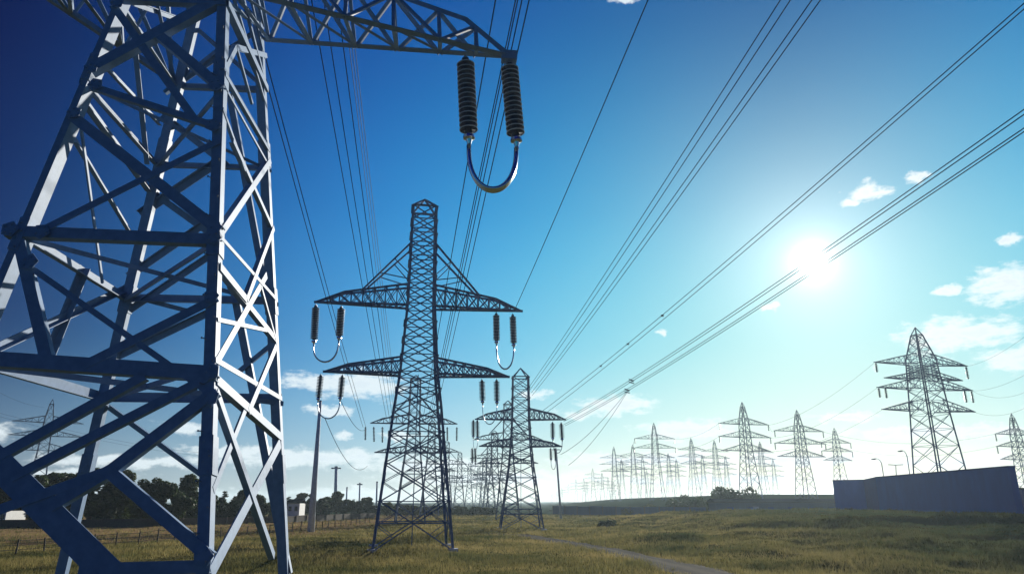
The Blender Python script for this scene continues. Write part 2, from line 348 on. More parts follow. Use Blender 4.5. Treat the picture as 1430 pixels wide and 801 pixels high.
# meadow grass: individual blades in tufts
def grass():
    r = np.random.default_rng(3); N = 95000
    y = 36 * np.exp(r.random(N) * math.log(235 / 36)); x = (r.random(N) * 2 - 1) * (0.80 * y + 4)
    P = np.array([(p.x, p.y) for p in TR]); keep = np.ones(N, bool)
    for i0 in range(0, N, 8000):
        d = np.min((x[i0:i0 + 8000, None] - P[None, :, 0]) ** 2 + (y[i0:i0 + 8000, None] - P[None, :, 1]) ** 2, axis=1); keep[i0:i0 + 8000] = d > ((0.8 + r.random(len(d)) * 0.7) * (1 + 0.4 * np.clip((70 - y[i0:i0 + 8000]) / 25, 0, 1))) ** 2
    straw = (x < -24) & (y - 1.05 * x > 119); keep &= ~(straw & (r.random(N) < 0.8))
    x, y = x[keep], y[keep]; n = len(x)
    patch = 0.5 + 0.5 * np.sin(x * 0.31 + np.sin(y * 0.23) * 1.7) * np.sin(y * 0.27 + np.cos(x * 0.17) * 1.3)
    B = 5; x = np.repeat(x, B) + r.normal(0, 0.16, n * B); y = np.repeat(y, B) + r.normal(0, 0.16, n * B); patch = np.repeat(patch, B)
    n *= B; z = zt(x, y) - 0.02
    h = (0.14 + 0.26 * r.random(n) ** 1.5) * (0.55 + 0.95 * patch); a = r.random(n) * 2 * math.pi; w = (0.016 + 0.012 * r.random(n)) * np.maximum(1, y / 48)
    la = r.random(n) * 2 * math.pi; le = h * (0.15 + 0.5 * r.random(n))
    v = np.empty((n, 3, 3)); v[:, 0] = np.stack([x - np.cos(a) * w, y - np.sin(a) * w, z], -1); v[:, 1] = np.stack([x + np.cos(a) * w, y + np.sin(a) * w, z], -1)
    v[:, 2] = np.stack([x + np.cos(la) * le, y + np.sin(la) * le, z + h], -1)
    me = bpy.data.meshes.new('grass'); me.vertices.add(n * 3); me.vertices.foreach_set('co', v.reshape(-1).astype(np.float32))
    me.loops.add(n * 3); me.loops.foreach_set('vertex_index', np.arange(n * 3, dtype=np.int32)); me.polygons.add(n); me.polygons.foreach_set('loop_start', np.arange(0, n * 3, 3, dtype=np.int32))
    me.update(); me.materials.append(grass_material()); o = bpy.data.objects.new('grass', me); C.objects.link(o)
    tag(o, 'dry olive meadow grass growing over the whole field', None, None, 'stuff')
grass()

# ------------------------------------------------------------------ large lattice pylon in front
YAW = 0.0743; SC = 18.0; TCX, TCY = -0.513 * SC, SC
def corner(sx, sy, zr):                        # zr: height above the camera
    wx = 0.1632 * SC - 0.1185 * zr; wy = 0.185 * SC - 0.0960 * zr
    lx, ly = sx * wx, sy * wy; c, s = math.cos(YAW), math.sin(YAW)
    return V((TCX + lx * c - ly * s, TCY + lx * s + ly * c, zr + CAMZ))
FL, FR, RR, RL = (-1, -1), (1, -1), (1, 1), (-1, 1)
def face(a, b):
    p = corner(*a, -4); q = corner(*b, -4); r = corner(*a, 14); n = (q - p).cross(r - p).normalized(); c = V((TCX, TCY, 4))
    if n.dot(p - c) < 0: n = -n
    return p, n
FRONT, RIGHT, BACK, LEFT = face(FL, FR), face(FR, RR), face(RL, RR), face(FL, RL)
big = thing('lattice_pylon', (TCX, TCY, Z(TCX, TCY)), 'huge blue grey lattice pylon towering close up with sunlit leg edges and dark beams', 'pylon')
BO = V((TCX, TCY, Z(TCX, TCY)))
def part(mb, name, m, par=big, smooth=False, label=None):
    mb.v = [p - BO for p in mb.v]; o = mb.build(name, m, par, smooth)
    if label: o['label'] = label
    return o
TOPZ = 17.2
for (c_, wu, wn) in ((FL, 0.17, 0.40), (FR, 0.24, 0.30), (RR, 0.26, 0.30), (RL, 0.27, 0.22)):
    mb = MB(); p, q = corner(*c_, -4.1), corner(*c_, TOPZ)
    inn = V((-c_[0] * wu / 2, -c_[1] * wn / 2, 0)); inn.rotate(Matrix.Rotation(YAW, 3, 'Z'))
    mb.box(p + inn, q + inn, wu, wn, (math.sin(YAW), -math.cos(YAW), 0))
    o = part(mb, 'leg', M['steel'])
    for zr in (0.5, 5.4, 10.1):                # splice plates with bolts
        s = MB(); a, b = corner(*c_, zr) + inn, corner(*c_, zr + 0.8) + inn; s.box(a, b, wu + 0.05, wn + 0.05, (math.sin(YAW), -math.cos(YAW), 0))
        for k in range(4):
            e = a.lerp(b, (k + .5) / 4); e = e + V((wu * 0.2 * (-1) ** k, -wn / 2 - 0.025, 0)); s.lathe(e, (0, -1, 0), [(0, 0.028), (0.03, 0.028)], 6)
        sp = part(s, 'splice_plate', M['steel'], o)
cnt = [0]
def member(f, a, b, w, side=1, d=None, lift=0.0, name='brace', m='steel'):
    p0, n = f; cnt[0] += 1; off = n * (0.01 + 0.006 * (cnt[0] % 7) + lift)
    A = onplane(*a, p0, n) if len(a) == 2 else V(a); B = onplane(*b, p0, n) if len(b) == 2 else V(b)
    mb = MB(); mb.angle(A + off, B + off, w, n, 0.022, d, side); return part(mb, name, M[m]), A, B
# front face
ends = []
for a, b, w, sd, *d_ in (((8, 322), (306, 334), .27, 1), ((-62, 497), (304, 521), .32, 1), ((98, 160), (306, 322), .26, -1), ((122, 98), (310, -4), .30, 1),
                    ((128, 121), (306, 178), .17, 1), ((52, 326), (306, 198), .17, -1), ((26, 336), (64, 500), .25, -1), ((35, 368), (303, 556), .13, 1),
                    ((-8, 640), (202, 524), .21, 1), ((15, 667), (303, 520), .19, 1), ((70, 706), (155, 656), .25, 1), ((155, 656), (302, 545), .24, 1), ((153, 658), (294, 778), .24, -1),
                    ((-90, 560), (185, 832), .52, 1, .1), ((110, 795), (294, 790), .24, 1), ((158, 8), (271, 166), .20, -1), ((219, 46), (309, 122), .25, 1), ((118, 510), (304, 416), .2, -1), ((-30, 722), (155, 656), .2, -1)):
    o_, A, B = member(FRONT, a, b, w, sd, *d_); ends += [(A, FRONT), (B, FRONT)]
# right face, sunlit
for a, b, w, sd in (((313, 103), (375, 210), .15, 1), ((327, -6), (373, 150), .11, 1), ((350, -6), (370, 82), .10, -1), ((311, 152), (342, 238), .11, 1), ((325, 196), (381, 320), .16, 1),
                    ((306, 328), (377, 224), .20, -1), ((306, 372), (343, 418), .20, 1), ((343, 418), (381, 318), .17, -1), ((324, 396), (386, 474), .18, 1), ((372, 384), (303, 504), .20, -1),
                    ((364, 398), (385, 474), .10, 1), ((303, 446), (372, 461), .10, 1), ((302, 530), (392, 610), .22, 1), ((384, 484), (346, 574), .20, -1), ((301, 546), (381, 776), .20, 1),
                    ((345, 566), (298, 684), .17, -1), ((391, 618), (294, 800), .30, -1), ((313, 100), (330, 66), .16, -1), ((330, 66), (372, 78), .16, 1), ((330, 66), (352, 145), .10, 1)):
    o_, A, B = member(RIGHT, a, b, w, sd); ends += [(A, RIGHT), (B, RIGHT)]
# far face seen from inside, dark against the sky
for a, b, w in (((325, 396), (402, 800), .26), ((320, 130), (374, 424), .22), ((378, 482), (332, 520), .16), ((152, 568), (292, 670), .16), ((204, 262), (310, 338), .2), ((178, 412), (270, 436), .13),
                ((196, 300), (306, 226), .24), ((180, 386), (304, 300), .2), ((226, 160), (318, 232), .2), ((172, 440), (302, 352), .18), ((160, 500), (306, 430), .2), ((318, 60), (230, 130), .2)):
    member(BACK, a, b, w, 1)
# left face: inner side catches the sun
for a, b, w in (((118, 142), (206, 262), .26), ((62, 505), (116, 372), .24), ((105, 195), (192, 340), .17), ((190, 72), (206, 228), .2), ((-40, 500), (178, 400), .18), ((135, 80), (222, 172), .15)):
    member(LEFT, a, b, w, -1)
# horizontals of the other faces and plan bracing at the two diaphragm levels
for px, py, w in ((10, 322, .27), (-60, 497, .32), (110, 110, .22)):
    p = onplane(px, py, *FRONT); zr = p.z - CAMZ
    for f, a, b in ((LEFT, FL, RL), (BACK, RL, RR), (RIGHT, FR, RR)):
        member(f, tuple(corner(*a, zr)), tuple(corner(*b, zr)), w * (.9 if f is not RIGHT else .4), -1)
    for a, b in ((RL, FR), (FL, RR)):
        A, B = corner(*a, zr - 0.1), corner(*b, zr - 0.1); mb = MB(); cnt[0] += 1; mb.angle(A + V((0, 0, .01 * (cnt[0] % 5))), B + V((0, 0, .01 * (cnt[0] % 5))), w * .6, (0, 0, 1), 0.02); part(mb, 'brace', M['steel'])
# upper body above the crossarm
for k in range(4):
    a, b = (FL, FR, RR, RL)[k], (FR, RR, RL, FL)[k]; f = (FRONT, RIGHT, BACK, LEFT)[k]
    for z0, z1 in ((12.8, 15.0), (15.0, 17.2)):
        member(f, tuple(corner(*a, z0)), tuple(corner(*b, z1)), .14); member(f, tuple(corner(*b, z0)), tuple(corner(*a, z1)), .14, lift=.02)
    member(f, tuple(corner(*a, 12.8)), tuple(corner(*b, 12.8)), .24, lift=.03)
# gusset plates with bolt heads where members meet the legs
seen = []
def f_is_right(n): return n.x > .5
for A, (p0, n) in ends:
    if any((A - s).length < 0.5 for s in seen) or A.x < -14.6: continue
    d = ray(0, 0); 
    if abs(A.x - TCX) < 0.8 and n.y < -.5 and False: continue
    if f_is_right(n) or min(((A - corner(*c_, A.z - CAMZ)).length for c_ in (FL, FR))) > 0.55: continue
    seen.append(A); u = n.cross(V((0, 0, 1))).normalized(); w = n.cross(u).normalized(); r = 0.17 + 0.05 * rnd.random(); mb = MB()
    inw = (V((TCX, TCY, A.z)) - A); inw -= n * inw.dot(n); inw = inw.normalized() * 0.12
    k = 5; ph = rnd.random() * 6; pts = [A + inw + (u * math.cos(ph + 2 * math.pi * i / k) * r + w * math.sin(ph + 2 * math.pi * i / k) * r) + n * (0.062 + 0.001 * len(seen)) for i in range(k)]
    mb.slab(pts, n, 0.016)
    for i in range(5): c_ = A + inw + (u * math.cos(ph + i * 1.26) + w * math.sin(ph + i * 1.26)) * r * 0.58 + n * (0.076 + 0.001 * len(seen)); mb.lathe(c_, n, [(0, 0.026), (0.028, 0.026)], 6)
    part(mb, 'gusset_plate', M['steel'])
# earthing strap hanging inside the left face
p0, n = LEFT; p0 = p0 - n * 0.35
A, B = onplane(112, 170, p0, n), onplane(143, 395, p0, n); mb = MB(); lat = n.cross(B - A).normalized() * 0.13
mb.box(A, B, 0.07, 0.05, n)
part(mb, 'earth_strap', M['steel'])
# climbing pegs up the corner leg
for i in range(30):
    zr = -2.6 + i * .5; e = corner(*FR, zr) + V((-.05 if i % 2 else -.2, -.01, 0)); mb = MB(); mb.lathe(e, (.35 if i % 2 else -.35, -1, 0), [(0, .012), (.13, .012), (.131, .022), (.15, .022)], 6); part(mb, 'step_bolt', M['bolt'])
# crossarms of the large pylon
AD = V((math.cos(0.105), math.sin(0.105), 0)); AN = V((math.sin(0.105), -math.cos(0.105), 0))
AX = V((TCX, TCY, 0))
def armpt(px, py): return onplane(px, py, AX, AN)
ARM_Z = 12.8
def leg_at(c_, py):                            # height on a leg where it crosses a pixel row of the photo
    for i in range(400):
        z = 8 + i * .03; r = corner(*c_, z) - V((0, 0, CAMZ)); d = r.y * CP + r.z * SP
        if 400.5 - FPX * (-r.y * SP + r.z * CP) / d < py: return z
    return ARM_Z
def big_arm(right):
    if right:
        tip, k1, k2 = armpt(716, 80), armpt(652, 27), armpt(577, 1)
        fr, rr_ = corner(*FR, leg_at(FR, -14)), corner(*RR, leg_at(RR, 56)); tr = (corner(*FR, 16.6) + corner(*RR, 16.6)) / 2; up = [tr, k2, k1, tip]
    else:
        tip = armpt(-158, -150); fr, rr_ = corner(*FL, ARM_Z), corner(*RL, ARM_Z); tr = (corner(*FL, 15.3) + corner(*RL, 15.3)) / 2
        up = [tr, tr.lerp(tip, .45) + V((0, 0, .5)), tr.lerp(tip, .78) + V((0, 0, .45)), tip]
    mb = MB(); lat = MB()
    for a in (fr, rr_): mb.angle(a, tip, .22, (0, 0, -1), .025, .16)
    for a, b in zip(up, up[1:]): mb.angle(a, b, .2, (0, 0, 1), .022, .16)
    mb.box(tip - AD * .35 * (1 if right else -1), tip + AD * .12 * (1 if right else -1), .3, .3, (0, 0, 1))
    c = part(mb, 'crossarm_frame', M['steel'])
    L_ = [0.02, .2, .38, .55, .72, .86]
    def upat(t):
        x0 = up[0].x + (tip.x - up[0].x) * t
        for a, b in zip(up, up[1:]):
            if (a.x <= x0 <= b.x) or (b.x <= x0 <= a.x): return a.lerp(b, (x0 - a.x) / (b.x - a.x))
        return tip
    for i, t in enumerate(L_):
        f_, r_, u_ = fr.lerp(tip, t), rr_.lerp(tip, t), upat(t); e = AN * 0.02
        lat.angle(f_ + e, u_ + e, .11, AN, .016); lat.angle(r_ - e, u_ - e, .11, AN, .016); lat.angle(f_, r_, .12, (0, 0, -1), .016)
        if i + 1 < len(L_):
            t2 = L_[i + 1]; f2, r2, u2 = fr.lerp(tip, t2), rr_.lerp(tip, t2), upat(t2)
            lat.angle(f_ + e * 2, u2 + e * 2, .10, AN, .016) if i % 2 == 0 else lat.angle(u_ + e * 3.2, f2 + e * 3.2, .10, AN, .016)
            lat.angle(r_ - e * 2, u2 - e * 2, .12, AN, .016); lat.angle(u_ - e * 3.2, r2 - e * 3.2, .12, AN, .016)
            dz = V((0, 0, .03)); lat.angle(f_ + dz, r2 + dz, .11, (0, 0, -1), .016)
    part(lat, 'lattice', M['steel'], c)
    return tip
TIP = big_arm(True); big_arm(False)

# ------------------------------------------------------------------ insulators
def insulator_mesh(p, q, r, sheds, k=16, smooth=True):
    mb = MB(); L_ = (q - p).length; ax = (q - p).normalized(); prof = [(0, r * .3), (L_ * .03, r * .45), (L_ * .05, r * .5)]
    for i in range(sheds):
        a = L_ * (.05 + .88 * i / sheds); s = L_ * .88 / sheds
        prof += [(a + s * .04, r * .38), (a + s * .28, r * .90), (a + s * .38, r), (a + s * .46, r * .97), (a + s * .52, r * .38)]
    prof += [(L_ * .94, r * .5)]; mb.lathe(p, ax, prof, k); return mb
def u_insulator(p1, p2, q1, q2, bottom, r, sheds, label, loop_r, group=None, k=16, tails=None):
    base = (q1 + q2) / 2; base = V((base.x, base.y, bottom.z))
    t = thing('insulator_assembly', base, label, 'insulator', group)
    for p, q in ((p1, q1), (p2, q2)):
        mb = insulator_mesh(p - base, q - base, r, sheds, k); ob = mb.build('insulator', M['insul'], t, True)
        rb = MB(); L_ = (q - p).length; ax = (q - p).normalized()
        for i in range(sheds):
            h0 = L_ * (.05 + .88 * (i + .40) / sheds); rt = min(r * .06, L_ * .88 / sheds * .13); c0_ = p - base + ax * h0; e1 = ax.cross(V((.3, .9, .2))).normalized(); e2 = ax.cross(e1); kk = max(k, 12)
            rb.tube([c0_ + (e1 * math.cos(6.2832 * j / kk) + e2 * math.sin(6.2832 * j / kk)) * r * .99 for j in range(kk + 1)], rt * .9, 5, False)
        rb.build('shed_highlight', M['rim_shine'], ob)  # added pale rings, painted highlights round each shed
        c = MB(); ax = (q - p).normalized(); c.lathe(p - base - ax * r * .55, ax, [(0, r * .12), (r * .4, r * .16), (r * .42, r * .4), (r * .6, r * .42)], 10)
        c.build('top_fitting', M['bolt'], ob)
        c = MB(); c.lathe(q - base - ax * r * .3, ax, [(0, r * .62), (r * .35, r * .66), (r * .5, r * .35), (r * 1.0, r * .22), (r * 1.3, r * .22)], 12); c.build('end_cap', M['chrome'], ob)
    if bottom is not None:
        a, b = q1 - base + V((0, 0, -r * .8)), q2 - base + V((0, 0, -r * .8)); c0 = bottom - base
        for j in (-1, 1) if loop_r > .05 or True else (0,):
            pts = []
            off = V((0, loop_r * 1.15 * j, 0))
            for i in range(25):
                th = math.pi * i / 24; w = (1 - math.cos(th)) / 2; top = a.lerp(b, w); pts.append(V((top.x, top.y, top.z + (c0.z - top.z) * math.sin(th) ** 0.8)) + off * math.sin(th))
            mb = MB(); mb.tube(pts, loop_r, 8); mb.build('jumper_loop', M['chrome'], t, True)
    return t
p1, p2 = armpt(650, 83), armpt(711, 89); q1, q2 = armpt(655, 193), armpt(721, 197)
u_insulator(p1, p2, q1, q2, armpt(686, 265), .27, 15, 'large ribbed dark insulator pair with shiny loop under the closest pylon crossarm tip', .07)

# ------------------------------------------------------------------ two-arm lattice pylons of the central lines
def arm_profile(z, hs, root_w, rz, tipdrop=0.0):
    return dict(z=z, hs=hs, w=root_w, rz=rz)
def pylon2(loc, yaw, P, label, group=None, detail=1, mats=('steel_b', 'steel_b'), sc=1.0):
    """P: levels [(z, half width)], arms [(z, half span, root top z, arch)], apex, strut z"""
    t = thing('lattice_pylon', loc, label, 'pylon', group, yaw, sc); LV = P['levels']; lw = P['leg']; bw = P['brace']
    def hw(z):
        for (a, wa), (b, wb) in zip(LV, LV[1:]):
            if a <= z <= b: return wa + (wb - wa) * (z - a) / (b - a)
        return LV[-1][1]
    cs = [(-1, -1), (1, -1), (1, 1), (-1, 1)]
    for sx, sy in cs:
        mb = MB()
        for (a, wa), (b, wb) in zip(LV, LV[1:]): mb.box(V((sx * wa, sy * wa, a)), V((sx * wb, sy * wb, b + .02)), lw, lw)
        if detail: mb.cuboid((sx * LV[0][1] - .45, sy * LV[0][1] - .45, -.4), (sx * LV[0][1] + .45, sy * LV[0][1] + .45, .22)) if False else None
        mb.build('leg', M[mats[0]], t)
        if detail:
            fb = MB(); w0 = LV[0][1]; fb.cuboid((sx * w0 - .4, sy * w0 - .4, -.5), (sx * w0 + .4, sy * w0 + .4, .18)); fb.build('footing', M['conc'], t)
    pz = P['panels']
    for k in range(4):
        (ax, ay), (bx, by) = cs[k], cs[(k + 1) % 4]; n = V(((ax + bx) / 2, (ay + by) / 2, 0)); mb = MB()
        for i, (z0, z1) in enumerate(zip(pz, pz[1:])):
            w0, w1 = hw(z0), hw(z1); A, B, Cc, Dd = V((ax * w0, ay * w0, z0)), V((bx * w0, by * w0, z0)), V((ax * w1, ay * w1, z1)), V((bx * w1, by * w1, z1)); e = n * bw * .8
            mb.bar(A + e, Dd + e, bw / 2, n); mb.bar(B - e * .3, Cc - e * .3, bw / 2, n)
            if i % 2 == 0 or z0 > 10: mb.bar(Cc + e * 2.1, Dd + e * 2.1, bw * .42, n)
            if detail and z1 - z0 > 2.2:         # redundant members
                X = (A + Dd + B + Cc) / 4; zc = X.z
                for s0, s1 in ((A, Cc), (B, Dd)):
                    m_ = s0.lerp(s1, .5); mb.bar(m_ - e, s0.lerp(X, .5) - e, bw * .3, n); mb.bar(m_ - e * 1.6, s1.lerp(X, .5) - e * 1.6, bw * .3, n)
        mb.build('lattice', M[mats[1]], t)
    if detail:                                   # bar down the middle, seen through the legs
        mb = MB(); mb.bar(V((0, 0, pz[0] + .3)), V((0, 0, P['arms'][1][0] if len(P['arms']) > 1 else 10)), bw * .35); mb.build('centre_rod', M[mats[1]], t)
        mb = MB(); w = hw(2.2)
        for a, b in ((0, 1), (1, 2), (2, 3), (3, 0)): mb.bar(V((cs[a][0] * w, cs[a][1] * w, 2.2)), V((cs[b][0] * w, cs[b][1] * w, 2.2)), bw * .5)
        mb.build('tie_frame', M[mats[1]], t)
    wt = LV[-1][1]; zt_ = LV[-1][0]; mb = MB()
    for sx, sy in cs: mb.bar(V((sx * wt, sy * wt, zt_)), V((0, 0, P['apex'])), lw * .35)
    for a in range(4): b = (a + 1) % 4; mb.bar(V((cs[a][0] * wt, cs[a][1] * wt, zt_)), V((cs[b][0] * wt, cs[b][1] * wt, zt_)), lw * .35)
    mb.build('peak_frame', M[mats[0]], t)
    for (z, hs, rz, arch) in P['arms']:
        for s in (-1, 1):
            w = hw(z); tip = V((s * hs, 0, z + .05)); mb = MB(); la = MB(); f_, r_ = V((s * w, -w * .6, z)), V((s * w, w * .6, z)); w2 = hw(rz); uf, ur = V((s * w2, -w2 * .6, rz)), V((s * w2, w2 * .6, rz))
            kx = s * (w2 + (hs - w2) * .70); kz = z + (rz - z) * arch; kf, kr = V((kx, -w * .28, kz)), V((kx, w * .28, kz))
            for a in (f_, r_): mb.bar(a, tip, lw * .42)
            for a, b in ((uf, kf), (ur, kr), (kf, tip), (kr, tip)): mb.bar(a, b, lw * .38)
            mb.box(tip - V((s * .3, 0, 0)), tip + V((s * .15, 0, 0)), lw * .9, lw * .9)
            c = mb.build('crossarm_frame', M[mats[0]], t)
            N = P.get('bays', 7); Ls = [i / N for i in range(N)]
            def U(t_, a, k_): return a.lerp(k_, t_ / .7) if t_ < .7 else k_.lerp(tip, (t_ - .7) / .3)
            for i, q in enumerate(Ls):
                F, R_, UF, UR = f_.lerp(tip, q), r_.lerp(tip, q), U(q, uf, kf), U(q, ur, kr); la.bar(F, UF, bw * .4); la.bar(R_, UR, bw * .4)
                if detail: la.bar(F, R_, bw * .38)
                q2 = Ls[i + 1] if i + 1 < N else 1; F2, R2, UF2, UR2 = f_.lerp(tip, q2), r_.lerp(tip, q2), U(q2, uf, kf), U(q2, ur, kr)
                if i % 2 or detail: la.bar(F, UF2, bw * .4); la.bar(R_, UR2, bw * .4)
                if i % 2 == 0 or detail: la.bar(UF, F2, bw * .4); la.bar(UR, R2, bw * .4)
                if detail: la.bar(F, R2, bw * .35)
            la.build('lattice', M[mats[1]], c)
            if P.get('strut') and z == P['arms'][0][0]:
                st_ = MB(); ws = hw(P['strut'])
                for sy in (-1, 1):
                    a = V((s * ws, sy * ws, P['strut'])); b = (uf if sy < 0 else ur).lerp(kf if sy < 0 else kr, .72); st_.bar(a, b, lw * .36)
                    if detail:
                        for q in (.35, .65): m_ = a.lerp(b, q); st_.bar(m_, V((s * hw(rz + (m_.z - rz) * .3), sy * hw(rz), rz + (m_.z - rz) * .35)), bw * .4)
                st_.build('strut_frame', M[mats[0]], t)
    return t
def panels(a, b, n, grow=1.0):
    r = [grow ** i for i in range(n)]; s = sum(r); o = [a]
    for x in r: o.append(o[-1] + (b - a) * x / s)
    return o
P1 = dict(levels=[(0, 3.35), (12.4, 2.08), (15.4, 1.70), (22.0, 1.27), (32.2, 1.13)], apex=33.3, strut=28.2, leg=.22, brace=.10, bays=8,
          panels=panels(0, 15.4, 6, .82) + panels(15.4, 22, 4)[1:] + panels(22, 32.2, 7)[1:], arms=[(22.0, 9.9, 24.1, .52), (15.4, 8.6, 16.9, .48)])
def spot(px, Y, dz=0.0): d = ray(px, 700); x = d.x / d.y * Y; return V((x, Y, Z(x, Y) + dz))
Y1 = 66.5; L1 = V((-8.85, Y1, Z(-8.85, Y1)))
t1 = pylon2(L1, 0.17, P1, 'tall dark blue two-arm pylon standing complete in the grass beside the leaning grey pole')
P2 = dict(levels=[(0, 3.15), (9.0, 1.85), (12.1, 1.56), (16.2, 1.32), (22.8, 1.22)], apex=24.3, strut=None, leg=.2, brace=.10, bays=7,
          panels=panels(0, 12.1, 6, .85) + panels(12.1, 16.2, 3)[1:] + panels(16.2, 22.8, 4)[1:], arms=[(16.2, 7.0, 17.9, .5), (12.1, 6.3, 13.3, .5)])
Y2 = 112.0; L2 = V((at(727.5, 700, Y2).x, Y2, Z(at(727.5, 700, Y2).x, Y2)))
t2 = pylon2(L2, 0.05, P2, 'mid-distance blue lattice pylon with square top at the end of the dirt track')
def u_px(Y, pts, r, sheds, loop_r, label, group=None):
    a = [at(x, y, Y) for x, y in pts]; return u_insulator(a[0], a[1], a[2], a[3], a[4], r, sheds, label, loop_r, group, 10)
u_px(Y1 - 1.7, ((441, 427), (476.5, 429), (438.5, 477), (473.5, 472), (455, 505)), .36, 17, .07, 'dark insulator pair with white loop on long upper arm tip nearest the closest pylon')
u_px(Y1 + 1.7, ((693, 438), (716, 440), (693.5, 478), (717.5, 482), (705, 515)), .34, 17, .07, 'dark insulator pair with pale loop under upper arm tip crossed by a single wire')
u_px(Y1 - 1.5, ((448, 524), (478, 525), (444.5, 557), (475, 556), (458, 584)), .30, 14, .05, 'insulator pair with thin loop hanging in front of the grey pole top')
u_px(Y1 + 1.5, ((673, 531), (693.5, 531), (674, 561), (694, 562), (683, 592)), .30, 14, .04, 'insulator pair under the lower arm of the tall dark pylon, beside the square-topped pylon')
u_px(Y2 + .3, ((771.6, 590), (783.7, 591), (772, 612), (785, 613), (778, 632)), .40, 12, .05, 'insulator pair under upper arm of square-topped pylon above the thin pole')
u_px(Y2 - .3, ((661, 587), (666.5, 587), (661, 609), (667, 611), (664, 628)), .36, 12, .04, 'insulator pair under upper arm of square-topped pylon on the side of the tall dark pylon')
u_px(Y2 + .2, ((769, 626), (775, 626), (769.5, 641), (776, 642), (773, 655)), .30, 9, .04, 'short insulator pair under lower arm of square-topped pylon beside the thin pole')
u_px(Y2 - .2, ((659.5, 626), (663.5, 626), (659.5, 645), (664, 646), (662, 655)), .30, 9, .03, 'short insulator pair under lower arm of square-topped pylon, side of the tall dark pylon')

# further pylons of the two central lines
PA = dict(P1); PA.update(brace=.13, leg=.26, bays=6, panels=panels(0, 15.4, 5, .85) + panels(15.4, 22, 3)[1:] + panels(22, 32.2, 4)[1:])
PB = dict(PA); PB.update(brace=.17, leg=.3, panels=panels(0, 15.4, 4, .85) + panels(15.4, 22, 2)[1:] + panels(22, 32.2, 3)[1:], bays=5)
row1 = pylon2(spot(574, 142), 0.1, PA, 'hazy pylon directly behind the tall dark pylon, its low wide arms showing on both sides', None, 0, ('far', 'far'), .85)
row2 = pylon2(spot(709, 172), 0.04, PA, 'hazy pylon directly behind the square-topped pylon, arms a little lower', None, 0, ('far', 'far'), .82)
proto = None
GC = 'fading pylons crowded behind the two central pylons'
for px, Y, s_ in ((600, 215, .82), (622, 300, .85), (641, 395, .9), (655, 520, .92), (690, 240, .8), (683, 320, .85), (676, 430, .88), (668, 570, .9), (700, 700, .95), (632, 640, .9)):
    if proto is None: proto = pylon2(spot(px, Y), .06, PB, 'faded pylon in the overlapping crowd receding between the two central pylons', GC, 0, ('far', 'far'), s_)
    else: c = copy_tree(proto); c.location = spot(px, Y); c.scale = (s_,) * 3; c.rotation_euler.z = rnd.uniform(0, .15)
# long strings hanging from the hazy pylon behind the tall dark one
for i, px in enumerate((510.5, 522, 534, 614.5, 624.5, 638)):
    q = [at(px, 595.5 + .1 * i, 141.5), at(px + rnd.uniform(-.5, .5), 617 + rnd.uniform(-2, 2), 141.5)]
    o = insulator_mesh(q[0] - q[1], V((0, 0, 0)), .26, 10, 8).build('insulator_string', M['insul'], None, True); o.location = q[1]
    tag(o, 'thin dark insulator string hanging from the hazy pylon behind the tall dark pylon', 'insulator', 'strings on the hazy pylon behind the tall dark pylon')

# ------------------------------------------------------------------ three-arm pylons on the hill
def hill_spec(H, arms, spans, base, body, top, leg, brace):
    za = [H * (1 - a) for a in arms]
    lv = [(0, base * H), (za[-1] - .02 * H, body * H * 1.1), (za[0] + .03 * H, body * H * .85), (H * .955, top * H)]
    return dict(levels=lv, apex=H, strut=None, leg=leg, brace=brace, bays=5, panels=panels(0, za[-1], 6, .86) + panels(za[-1], za[0], 4)[1:] + panels(za[0], H * .955, 2)[1:],
                arms=[(z, s * H, z + .06 * H, .32) for z, s in zip(za, spans)])
HB = hill_spec(30, (.21, .33, .455), (.27, .28, .26), .085, .038, .014, .16, .075)
def hill_h(px, top, base_y, Y):                # size from the photo
    a, b = at(px, top, Y), at(px, base_y, Y); return a.z - b.z
hp = None
HILL = [(1049, 561, 689, 235, .28, 'sharp three-arm pylon on the hill rising behind the rounded bushes'),
        (1127, 572, 690, 225, .20, 'three-arm pylon on the hill nearest the pale end of the blue wall'),
        (1178, 597, 690, 255, .35, 'short three-arm pylon standing half hidden behind the pale end of the blue wall'),
        (919, 590, 694, 285, .06, 'tallest three-arm pylon on the hill slope between the pole and the bushes'),
        (971, 611, 691, 350, .22, 'pale three-arm pylon on the hill crest above the smaller bush'),
        (1004, 614, 689, 365, .1, 'pale slim pylon on the hill crest between the two bushes'),
        (1069, 616, 689, 370, .1, 'faint pylon overlapping behind the sharp three-arm hill pylon'),
        (887, 620, 698, 390, .05, 'grey pylon overlapping the arms of the tallest hill-slope pylon'),
        (860, 623, 701, 400, .05, 'grey pylon with wide arms lower down the hill slope, second from the tallest one'),
        (937, 632, 694, 450, .1, 'very faint pylon close behind the tallest hill-slope pylon'),
        (1437, 577, 690, 190, .3, 'lattice pylon cut off at the picture edge past the end of the blue wall')]
for px, ty, by, Y, yaw, lab in HILL:
    p = spot(px, Y); H = at(px, ty, Y).z - p.z; k = H / 30
    if hp is None: hp = pylon2(p, yaw, HB, lab, None, 0, ('far', 'far'), k)
    else: c = copy_tree(hp); c.location = p; c.scale = (k,) * 3; c.rotation_euler.z = yaw; c['label'] = lab
